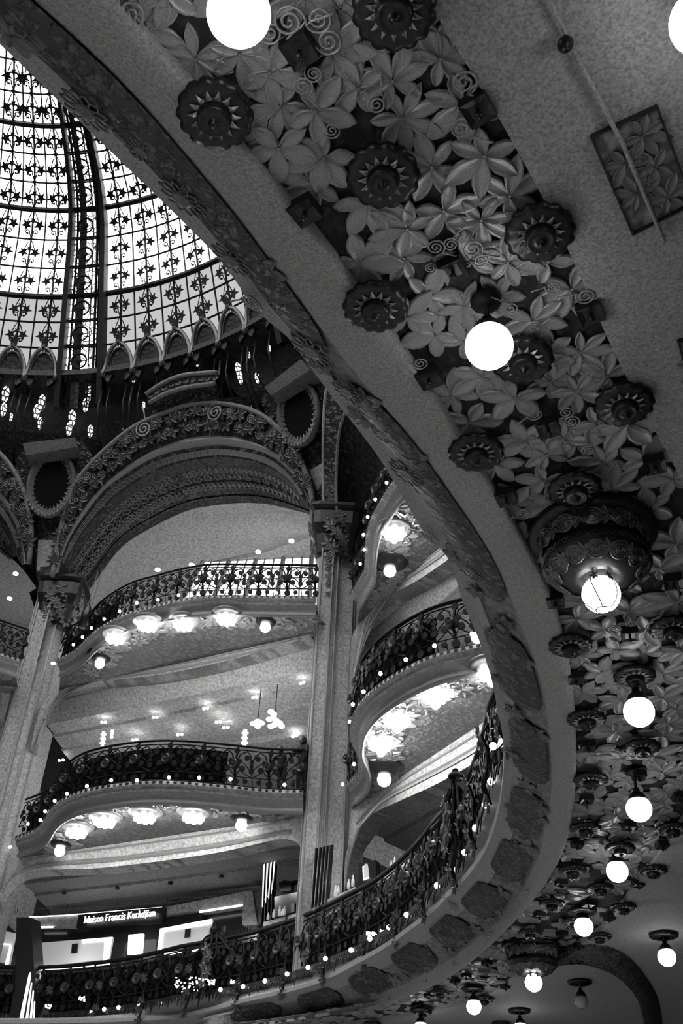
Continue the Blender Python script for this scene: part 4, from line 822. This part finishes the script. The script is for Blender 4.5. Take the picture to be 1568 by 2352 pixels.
bulbs([(800+x*.2551, 1080+y*.2551) for x, y in [(343,112),(241,263),(173,420),(136,581),(142,715),(106,842)]], 17.35, .048, 'small round bulb on the upper railing right of the pier', 'bulbs along the upper right-bay railing')
bulbs([(780+x*.2551, 1450+y*.2551) for x, y in [(1190,25),(852,131),(595,256),(366,381),(214,544),(117,658),(90,815),(117,957),(162,1077),(128,1196),(25,1379)]], 11.35, .05, 'small round bulb on the lower railing right of the pier', 'bulbs along the lower right-bay railing')
p = atz(1095, 1465, 11.5); bulb(p*.985, .13, 'larger bright lamp at the right end of the lower railing right of the pier', 'big end bulb')
# crests standing over the railing
def crest(phi, s, lb):
    b = fromp(phi, float(rF(phi))-.12, 6.5); n = np.r_[CEN-b[:2], 0]; n /= np.linalg.norm(n); t_ = np.cross(n, [0, 0, 1.]); X = lambda a, z, o=0.: b+t_*a*s+n*o+np.array([0, 0, z*s])
    t = thing('railing_crest', lb, 'ornament', b, 'iron crests over the bottom railing')
    for a in (-.16, .16): MB().tube([X(a*1.6, -.3, .2), X(a*1.4, .4, .1), X(a*.8, .9, .18), X(a*1.2, 1.3), X(a*.8, 1.8), X(a*.5, 2.2)], .045, 6).build('stem', 'iron', t, smooth=True)
    for a in (-1, 1): MB().tube([X(a*(.16+.46*math.sin(k)), 1.25+.42*(1-math.cos(k)), 0) for k in np.linspace(0, PI*1.05, 14)], .03, 6).build('hoop', 'iron', t, smooth=True)
    for a in (-1, 1): MB().tube([X(a*1.6, 1.33), X(a*1.1, 1.36), X(a*.7, 1.5), X(a*.45, 1.8), X(a*.2, 2.0)], .05, 6).build('swept_handrail', 'iron', t, smooth=True)
    mb = MB().sphere(.17*s, X(0, 2.25), 12, (1.3, 1.1, .85)).sphere(.09*s, X(.17, 2.15), 8).sphere(.09*s, X(-.17, 2.15), 8).sphere(.1*s, X(0, 2.4), 8); mb.build('leaf_head', 'iron', t, smooth=True)
    for k, z in enumerate((.3, .6, .9, 1.2, 1.5)): inst(LEAFG[k % 2], 'crest_leaf', t, X(.1*(-1)**k, z, .22), frame_rot(n), .22)
crest(polar(atz(497, 2283, 6.5))[0], .72, 'iron crest with hoops rising from the bottom railing beside the shop sign')
crest(polar(atz(1062, 1975, 6.5))[0], .72, 'tall iron crest with hoops and leafy head on the right of the bottom railing')
# ================================================================== PERFUME SHOP ON THE LOWER GALLERY
K0, K1 = np.array([-11, 37.4]), np.array([1.2, 31.0]); KN = np.array([K1[1]-K0[1], K0[0]-K1[0]]); KN /= np.linalg.norm(KN)
if np.dot(KN, -K0) < 0: KN = -KN                        # towards the camera
KD = np.r_[-KN, 0]
def kp(x, y, d=0.): return onplane(x, y, K0+KN*d, K1+KN*d)
def slab(px, m, name, parent=None, d=0., th=.15, **k): p = [kp(x, y, d) for x, y in px]; return MB().poly(p, KD*th).build(name, m, parent, **k)
ks = thing('perfume_kiosk', 'perfume shop kiosk with backlit panels behind the bottom railing', 'kiosk', kp(275, 2240))
slab([(66,2107),(180,2101),(176,2127),(66,2130)], 'plaster_far', 'fascia', ks, .02, .5); slab([(372,2085),(559,2048),(560,2080),(457,2096),(372,2108)], 'plaster_far', 'fascia', ks, .02, .5)
slab([(372,2108),(457,2096),(457,2115),(374,2122)], 'black', 'canopy', ks, .1, .5)
slab([(457,2092),(559,2076),(559,2080),(457,2096)], 'panel_lit', 'light_strip', ks, .12, .05); slab([(66,2105),(150,2101),(372,2083),(372,2085),(150,2103),(66,2107)], 'panel_lit', 'light_strip', ks, .08, .03); slab([(70,2128),(121,2127),(121,2131),(70,2132)], 'panel_lit', 'light_strip', ks, .1, .03)
slab([(66,2127),(600,2060),(600,2250),(60,2250)], 'fins', 'back_wall', ks, -.3, .2)
slab([(86,2166),(258,2152),(249,2203),(83,2220)], 'panel_soft', 'backlit_panel', ks, .1, .1); slab([(188,2158),(258,2152),(256,2160),(188,2166)], 'panel_lit', 'light_strip', ks, .13, .02); slab([(240,2156),(258,2152),(249,2203),(237,2205)], 'panel_lit', 'light_strip', ks, .12, .02)
slab([(295,2147),(328,2144),(324,2189),(292,2192)], 'panel_lit', 'backlit_panel', ks, .1, .1)
slab([(367,2136),(487,2113),(470,2165),(360,2189)], 'panel_soft', 'backlit_panel', ks, .1, .1); slab([(367,2133),(487,2110),(486,2122),(367,2141)], 'panel_lit', 'light_strip', ks, .13, .02); slab([(367,2136),(376,2134),(369,2187),(360,2189)], 'panel_lit', 'light_strip', ks, .13, .02)
for q in ([(165,2168),(178,2167),(176,2189),(163,2190)], [(425,2134),(437,2132),(435,2152),(423,2154)]): slab(q, 'black', 'screen', ks, .2, .04)
for q in ([(83,2225),(188,2218),(188,2222),(83,2229)], [(196,2217),(250,2211),(250,2215),(196,2221)], [(372,2190),(420,2183),(420,2187),(372,2195)], [(440,2181),(470,2176),(470,2180),(440,2186)]): slab(q, 'panel_lit', 'base_light', ks, .3, .04)
slab([(559,2047),(579,2045),(591,2125),(556,2125)], 'plaster_far', 'end_wall', ks, .3, .6); slab([(579,2045),(598,2052),(600,2120),(590,2130)], 'plaster_dim', 'end_wall', ks, .25, .3)
for k in range(8): x = 520+k*8; MB().tube([kp(x, 2128+(.0), .4), kp(x-2, 2152, .4)], .012, 4).build('baluster', 'black', ks)
for k in range(5): x = 40+k*115; MB().tube([kp(x, 2096-k*8, 0), kp(x, 2086-k*8, 0)], .012, 4).build('rail_post', 'black', ks)
MB().tube([kp(76, 2088, 0), kp(300, 2078, 0), kp(560, 2050, 0)], .015, 4).build('top_rail', 'black', ks)
sg = thing('shop_sign', 'dark shop sign board with white serif lettering above the kiosk', 'sign', kp(276, 2108, .2))
slab([(180,2101),(378,2083),(373,2118),(175,2131)], 'black', 'board', sg, .2, .15)
# serif letters drawn as strokes (x, y in cap heights); thick stems, thin curves, slab serifs
G = {'M': (1.0, ['V.12', 'V.88', 'T.12,1,.5,.1', 'T.5,.1,.88,1']), 'a': (.58, ['v.46', 'A.27,.18,.19,.18,0,360', 'A.27,.45,.19,.18,10,150']), 'i': (.3, ['v.15', 'D.15,.88']), 's': (.48, ['A.24,.47,.17,.16,30,270', 'A.24,.17,.17,.17,-150,90']), 'o': (.58, ['A.29,.32,.24,.32,0,360']), 'n': (.66, ['v.14', 'A.34,.42,.2,.22,0,150', 'w.54,.42']),
 'F': (.68, ['V.14', 'H.14,.62,1', 'H.14,.5,.52']), 'r': (.45, ['v.14', 'A.32,.45,.16,.18,40,170']), 'c': (.52, ['A.29,.32,.23,.32,45,315']), 'K': (.82, ['V.14', 'T.16,.45,.7,1', 'T.3,.58,.76,0']), 'u': (.64, ['W.14', 'A.32,.2,.18,.2,180,330', 'v.5']), 'k': (.62, ['V.14', 'T.16,.28,.5,.62', 'T.26,.38,.56,0']), 'd': (.6, ['V.46', 'A.25,.31,.21,.31,0,360']), 'j': (.3, ['j.18', 'D.18,.88'])}
def letter(ch, x0, hgt, frame):
    wd, ops = G[ch]; mb = MB(); o, ex, ey, ez = frame
    def P(x, y): return o+ex*((x0+x)*hgt)+ey*(y*hgt)
    def bar(a, b, w): d = b-a; L = np.linalg.norm(d); d /= L; mb.box((a+b)/2, d*L/2, np.cross(d, ez)*w*hgt*.42, ez*.02)
    for s in ops:
        k, v = s[0], [float(q) for q in s[1:].split(',')]
        if k in 'VvwWj':
            lo_, hi = {'V': (0, 1), 'v': (0, .64), 'w': (0, v[1] if len(v) > 1 else .5), 'W': (.18, .64), 'j': (-.22, .64)}[k]; bar(P(v[0], lo_), P(v[0], hi), .13)
            if lo_ == 0: bar(P(v[0]-.13, .02), P(v[0]+.13, .02), .05)
            if k in 'VvWj': bar(P(v[0]-.13, hi-.02), P(v[0]+.04, hi-.02), .05)
        elif k == 'H': bar(P(v[0], v[2]-.03), P(v[1], v[2]-.03), .06)
        elif k == 'T': bar(P(v[0], v[1]), P(v[2], v[3]), .11)
        elif k == 'D': mb.box(P(*v), ex*.07*hgt, ey*.07*hgt, ez*.02)
        elif k == 'A':
            a = np.radians(np.linspace(v[4], v[5], 13)); q = [P(v[0]+v[2]*math.cos(t), v[1]+v[3]*math.sin(t)) for t in a]
            for i in range(12): bar(q[i], q[i+1], .06+.06*abs(math.cos((a[i]+a[i+1])/2)))
    return mb, wd
s0, s1 = kp(192, 2120.5, .3), kp(357, 2103.5, .3); ex = s1-s0; LW = np.linalg.norm(ex); ex /= LW; ey = np.array([0, 0, 1.]); ez = np.r_[KN, 0]
txt = 'Maison Francis Kurkdjian'; tot = sum(.32 if c == ' ' else G[c][0]+.06 for c in txt); hgt = LW/tot; x = 0
hz = (kp(192, 2105, .3)-kp(192, 2120, .3))[2]
for ch in txt:
    if ch == ' ': x += .32; continue
    mb, wd = letter(ch, x, hgt, (s0, ex, ey*(hz/hgt), ez)); mb.build('letter', 'panel_lit', sg); x += wd+.06
# dark post with lit slits, left
dp = thing('display_post', 'dark display post with narrow lit slits at the bottom left corner', 'display', kp(50, 2250, 2.0))
slab([(38,2107),(70,2107),(80,2250),(74,2420),(8,2420),(34,2260)], 'black', 'post', dp, 2.0, .5)
for q in ([(66,2238),(70,2232),(70,2245),(46,2370),(38,2370)], [(71,2258),(73,2257),(60,2370),(54,2370)], [(75,2275),(77,2275),(70,2370),(65,2370)], [(78,2300),(80,2300),(78,2370),(74,2370)]): slab(q, 'panel_lit', 'lit_slit', dp, 2.02, .02)
slab([(0,2136),(34,2143),(20,2215),(0,2210)], 'panel_soft', 'side_panel', ks, .0, .1); slab([(22,2172),(27,2172),(18,2216),(11,2216)], 'panel_lit', 'light_strip', ks, .1, .02); slab([(0,2166),(24,2168),(24,2171),(0,2169)], 'panel_lit', 'light_strip', ks, .1, .02)
# glass fins
for tops, bots, lb in (([(604,1984),(612,1982),(620,1980),(628,1977),(636,1976)], [(600,2122),(607,2120),(614,2118),(621,2116),(628,2114)], 'left set of tall dark reflective vertical fins beside the kiosk'), ([(724,1948),(733,1946),(741,1945),(749,1943),(757,1941),(765,1940)], [(714,2086),(722,2083),(730,2080),(738,2077),(746,2074),(755,2070)], 'right set of tall dark reflective vertical fins in front of the tall pier')):
    f = thing('fin_screen', lb, 'screen', kp(*bots[2], 1.2 if bots[0][0] < 700 else 4.5), 'fin screens'); dd = 1.2 if tops[0][0] < 700 else 4.5
    for i in range(len(tops)-1):
        a, b_, c, d = kp(*tops[i], dd), kp(*tops[i+1], dd-.15), kp(*bots[i+1], dd-.15), kp(*bots[i], dd); MB().poly([a, b_, c, d], KD*.04).build('fin', 'fins', f)
        MB().tube([a, d], .018, 4).build('fin_edge', 'steel', f)
        if tops[0][0] < 700: m_ = kp(tops[i][0]+3.5, tops[i][1], dd+.01); n_ = kp(bots[i][0]+3, bots[i][1]-38-8*i, dd+.01); MB().poly([kp(tops[i][0]+1, tops[i][1]+2, dd+.01), m_, n_, kp(bots[i][0]+.5, bots[i][1]-45-6*i, dd+.01)], KD*.01).build('fin_gleam', 'panel_lit', f)  # glowing strip stands in for the bright face of each reflective fin
# counters, bottles
ct = thing('display_counter', 'pale glass-topped perfume counters along the bottom railing', 'counter', kp(730, 2090, 2.2))
for q, m in (([(604,2118),(655,2105),(655,2113),(604,2128)], 'white'), ([(660,2104),(712,2087),(712,2095),(660,2112)], 'white'), ([(716,2081),(816,2037),(816,2048),(716,2091)], 'white'), ([(866,2022),(1000,1935),(1000,1947),(866,2034)], 'white'), ([(980,1940),(1000,1925),(998,1945),(976,1960)], 'panel_soft')): slab(q, m, 'counter_top', ct, 2.2 if q[0][0] < 700 else 4.4, .5)
slab([(630,2060),(713,2043),(713,2086),(630,2106)], 'fins', 'glass_panel', ct, 2.0, .05); slab([(668,2076),(676,2074),(676,2094),(668,2096)], 'black', 'counter_door', ct, 2.05, .05)
slab([(824,1983),(862,1975),(864,2035),(824,2052)], 'black', 'dark_display', ct, 3.6, .3)
slab([(834,1990),(838,1984),(843,1984),(845,1992),(847,2014),(834,2018)], 'panel_soft', 'bottle_poster', ct, 3.65, .02); slab([(832,1990),(834,1989),(835,2018),(847,2014),(847,2017),(834,2022)], 'panel_lit', 'bottle_outline', ct, 3.66, .02)
BT, _ = MB().lathe([(.07, 0), (.07, .16), (.03, .19), (.03, .26), (.001, .27)], 8).mesh('perfume_bottle', 'panel_soft', True, origin=(0, 0, 0))
for i, (x, y) in enumerate([(615,2112),(628,2108),(641,2104),(648,2103),(652,2101),(770,2060),(776,2052),(800,2041),(810,2036),(893,2008),(898,1998),(906,1994)]):
    b_ = bpy.data.objects.new('perfume_bottle', BT); C.objects.link(b_); b_.location = Vector(kp(x, y, 2.3 if x < 700 else 4.6)); b_.scale = (.6, .6, .7+.2*(i % 3)); tag(b_, 'small bright perfume bottle standing on the pale counter behind the bottom railing', 'bottle', 'perfume bottles on the counter')
slab([(640,2028),(652,2022),(668,2024),(686,2020),(686,2024),(668,2030),(668,2045),(644,2048)], 'black', 'dark_fitting', ct, 1.5, .2)
# glowing specks painted in for glints behind the lower part of the railing
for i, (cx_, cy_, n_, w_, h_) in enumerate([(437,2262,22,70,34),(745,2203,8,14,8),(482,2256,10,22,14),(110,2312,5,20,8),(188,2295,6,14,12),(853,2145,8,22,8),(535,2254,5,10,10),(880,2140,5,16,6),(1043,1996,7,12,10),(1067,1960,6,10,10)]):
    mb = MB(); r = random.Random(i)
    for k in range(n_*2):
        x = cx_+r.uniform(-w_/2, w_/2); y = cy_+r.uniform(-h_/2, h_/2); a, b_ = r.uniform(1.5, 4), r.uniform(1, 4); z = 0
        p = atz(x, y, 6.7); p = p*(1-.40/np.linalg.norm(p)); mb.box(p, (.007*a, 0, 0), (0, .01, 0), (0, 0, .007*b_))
    o = mb.build('painted_glints', 'panel_lit'); tag(o, f'cluster of painted glints through the bottom railing, {["below the kiosk crest","below the counter","right of the kiosk crest","at the far left end","left of the shop sign letters","under the bottle poster","between the kiosk and the counter","near the right crest foot","under the right crest","beside the right crest"][i]}', 'display goods', kind='stuff')
# ================================================================== ROOMS: downlights, chandeliers, strips
dl = lambda px, z: [atz(x, y, z) for x, y in px]
spotlights(dl([(234,1659),(352,1648),(468,1628),(581,1603),(690,1570)], 15.78)+dl([(242,1659),(360,1648),(476,1627),(589,1601),(697,1568)], 15.78), .045, 'small paired ceiling downlight in the front row above the lower railing', 'front row of paired downlights', mat_='spot')
spotlights(dl([(305,1700),(314,1699),(408,1688),(417,1687),(497,1659),(506,1658),(514,1672),(523,1671),(136,1747),(145,1746),(672,1692),(680,1690)], 15.58), .05, 'small paired ceiling downlight deeper in the gallery above the lower railing', 'back row of paired downlights')
spotlights(dl([(362,1309),(440,1298),(593,1268),(669,1243)], 21.6), .09, 'ceiling downlight on the pale cornice band above the upper railing', 'downlights of the top gallery')
spotlights(dl([(36,1318),(22,1375)], 21.6), .09, 'ceiling downlight at the left edge beyond the left pier', 'left-edge downlights')
spotlights(dl([(147,2052),(269,2041),(391,2029),(508,2014)], 10.36), .07, 'dark unlit recessed fitting in the shaded ceiling above the kiosk', 'dark recessed fittings', mat_='black')
def chandelier(px, z, lb):
    ps = dl(px, z); c = np.mean(ps, axis=0); t = thing('chandelier', lb, 'chandelier', (c[0], c[1], 15.6), 'gallery chandeliers')
    MB().tube([(c[0], c[1], 15.6), (c[0], c[1], c[2]+.1)], .015, 4).build('rod', 'bronze', t)
    for p in ps:
        MB().tube([(c[0], c[1], c[2]+.15), p], .008, 3).build('arm', 'bronze', t); MB().sphere(.11, p, 10, (1, 1, .6)).build('shade', 'spot', t, smooth=True)
chandelier([(628,1640),(622,1635),(618,1652),(628,1650),(634,1655),(642,1661),(630,1665),(646,1668),(622,1668)], 14.3, 'chandelier of many bright shades in the gallery, nearest the tall pier')
chandelier([(581,1662),(592,1657),(592,1668),(600,1661)], 14.3, 'smaller chandelier of four bright shades left of the big one')
def strip(p0, p1, z, w_, lb):
    a, b_ = atz(*p0, z), None; b_ = onplane(*p1, np.array([-50, a[1]]), np.array([50, a[1]])); mb = MB()
    for k in range(7): u = k/6; mb.box(a*(1-u)+b_*u, (w_*(1+.8*(k % 2)), 0, 0), (0, .02, 0), (0, 0, abs(b_[2]-a[2])/16))
    tag(mb.build('lit_display', 'panel_lit'), lb, 'display')
strip((563,1678), (561,1712), 14.6, .06, 'tall thin lit glass display behind the lower railing near the pier'); strip((238,1682), (235,1712), 14.6, .05, 'tall thin lit glass display behind the left part of the lower railing'); strip((258,1677), (256,1696), 14.6, .03, 'short lit glass display beside the left thin display')
# added point lights: fill for the galleries' downlights, the lowest to brighten the kiosk
def pl(name, loc, e, r=.25):
    l = bpy.data.lights.new(name, 'POINT'); l.energy = e; l.shadow_soft_size = r; o = bpy.data.objects.new(name, l); C.objects.link(o); o.location = loc; return o
for i, (x, y, z, e) in enumerate([(-3, 31.5, 13.4, 70), (-7.5, 34, 13.4, 70), (5.2, 24.5, 13.6, 60), (-2.5, 32, 20., 150), (-7, 34.5, 20., 120), (-13, 38.5, 20., 120), (-15, 37, 13.6, 60), (-3.4, 31.9, 8.2, 16), (-5.6, 33.3, 8.2, 16), (-8.2, 34.9, 8.2, 20), (-2, 33.5, 8.6, 12), (4.8, 25, 8.6, 25)]):
    pl('gallery_fill_light', (x, y, z), e)
# ================================================================== PEOPLE
def person(loc, face, hgt, lb, lean=0., crouch=False):
    root = thing('person', lb, 'person', loc); s = hgt/1.75
    J = {'pel': (0, 0, .93), 'bel': (0, lean*.4, 1.1), 'che': (0, lean*.9, 1.33), 'nec': (0, lean*1.25, 1.50), 'hd1': (0, lean*1.4, 1.58), 'hd2': (0, lean*1.5+.01, 1.66), 'hd3': (0, lean*1.5, 1.72)}
    R = {'pel': .15, 'bel': .135, 'che': .16, 'nec': .06, 'hd1': .075, 'hd2': .10, 'hd3': .075}; Ed = [('pel', 'bel'), ('bel', 'che'), ('che', 'nec'), ('nec', 'hd1'), ('hd1', 'hd2'), ('hd2', 'hd3')]
    for q, k in ((-1, 'l'), (1, 'r')):
        J.update({'sh'+k: (q*.19, lean*1.1, 1.43), 'el'+k: (q*.27, lean*1.1+.14, 1.17), 'wr'+k: (q*.14, lean*1.1+.36, 1.15), 'pa'+k: (q*.10, lean*1.1+.44, 1.14), 'hi'+k: (q*.10, 0, .88), 'kn'+k: (q*.11, .03, .48), 'an'+k: (q*.11, 0, .09), 'to'+k: (q*.13, .17, .04)})
        R.update({'sh'+k: .075, 'el'+k: .05, 'wr'+k: .033, 'pa'+k: .04, 'hi'+k: .10, 'kn'+k: .065, 'an'+k: .045, 'to'+k: .035})
        Ed += [('che', 'sh'+k), ('sh'+k, 'el'+k), ('el'+k, 'wr'+k), ('wr'+k, 'pa'+k), ('pel', 'hi'+k), ('hi'+k, 'kn'+k), ('kn'+k, 'an'+k), ('an'+k, 'to'+k)]
        for f in range(5):
            a, b_ = f'f{f}{k}', f'g{f}{k}'; L = [.05, .075, .08, .075, .06][f]; x0 = q*(.10-.045+.022*f) if f else q*.055
            J[a] = (x0, lean*1.1+(.47 if f else .42), 1.135); J[b_] = (x0-(q*.02 if f == 0 else 0), lean*1.1+(.47 if f else .42)+L*.7, 1.115); R[a] = .011; R[b_] = .009; Ed += [('pa'+k, a), (a, b_)]
    ks_ = list(J); me = bpy.data.meshes.new('body'); me.from_pydata([tuple(np.array(J[k])*s) for k in ks_], [(ks_.index(a), ks_.index(b)) for a, b in Ed], [])
    o = bpy.data.objects.new('body', me); link(o, root, loc); o.rotation_euler = (0, 0, face); sk = o.modifiers.new('s', 'SKIN'); me.skin_vertices.data if False else None
    for i, k in enumerate(ks_): v = me.skin_vertices[0].data[i]; v.radius = (R[k]*s, R[k]*s*(.8 if k in ('bel', 'che', 'pel') else 1)); v.use_root = (k == 'pel')
    sb = o.modifiers.new('d', 'SUBSURF'); sb.levels = 1; sb.render_levels = 1; me.materials.append(M['cloth'])
    hx = MB().sphere(.115*s, (0, lean*1.5*s-.025*s, 1.67*s), 14, (.95, 1.05, 1.15)).sphere(.09*s, (0, lean*1.3*s-.07*s, 1.55*s), 10, (1.1, .7, 1.2)); m_, _ = hx.mesh('hair', 'black', True, origin=(0, 0, 0)); h = bpy.data.objects.new('hair', m_); C.objects.link(h); h.parent = root; h.rotation_euler = (0, 0, face)
    fc = MB().sphere(.085*s, (0, lean*1.5*s+.045*s, 1.63*s), 14, (.85, .8, 1.2)).sphere(.018*s, (0, lean*1.5*s+.12*s, 1.62*s), 8, (.8, 1, 1.3)); m_, _ = fc.mesh('face', 'skin', True, origin=(0, 0, 0)); h = bpy.data.objects.new('face', m_); C.objects.link(h); h.parent = root; h.rotation_euler = (0, 0, face)
    mb = MB().lathe([(.155*s, .95*s), (.185*s, 1.2*s), (.2*s, 1.38*s), (.12*s, 1.47*s), (.07*s, 1.5*s)], 16, (0, lean*.7*s, 0), caps=False); mb2 = MB(); m_, _ = mb.mesh('jacket', 'cloth', True, origin=(0, 0, 0)); h = bpy.data.objects.new('jacket', m_); C.objects.link(h); h.parent = root; h.rotation_euler = (0, 0, face); h.scale = (1, .75, 1)
    for q in (-1, 1):
        ep = MB().sphere(.010*s, (q*.032*s, lean*1.5*s+.112*s, 1.655*s), 6); m_, _ = ep.mesh('eye', 'black', True, origin=(0, 0, 0)); h = bpy.data.objects.new('eye', m_); C.objects.link(h); h.parent = root; h.rotation_euler = (0, 0, face)
def stand(px, py, z, back): p = atz(px, py, z); v = p[:2]-CEN; v /= np.linalg.norm(v); return np.array([p[0]+v[0]*back, p[1]+v[1]*back, z]), math.atan2(-v[1], -v[0])-PI/2
l_, f_ = stand(666, 1816, 11.22, .45); person(l_, f_, 1.78, 'person in dark clothes standing at the lower railing beside the tall pier', .05)
l_, f_ = stand(620, 1814, 11.22, .45); person(l_, f_, 1.42, 'shorter person in dark clothes leaning on the lower railing, left of the standing one', .14)
o = thing('rod_holder', 'dark tapered holder with two thin rods behind the left end of the upper railing', 'ornament', atz(193, 1440, 17.4)); q = wl(o)
MB().lathe([(.20, 0), (.15, .6), (.08, .8), (.001, 1.02)], 12, q).build('body', 'black', o, smooth=True)
for a in (-.03, .10): MB().tube([q+(a, 0, .9), q+(a+.06, 0, 2.3)], .02, 5).build('rod', 'black', o)
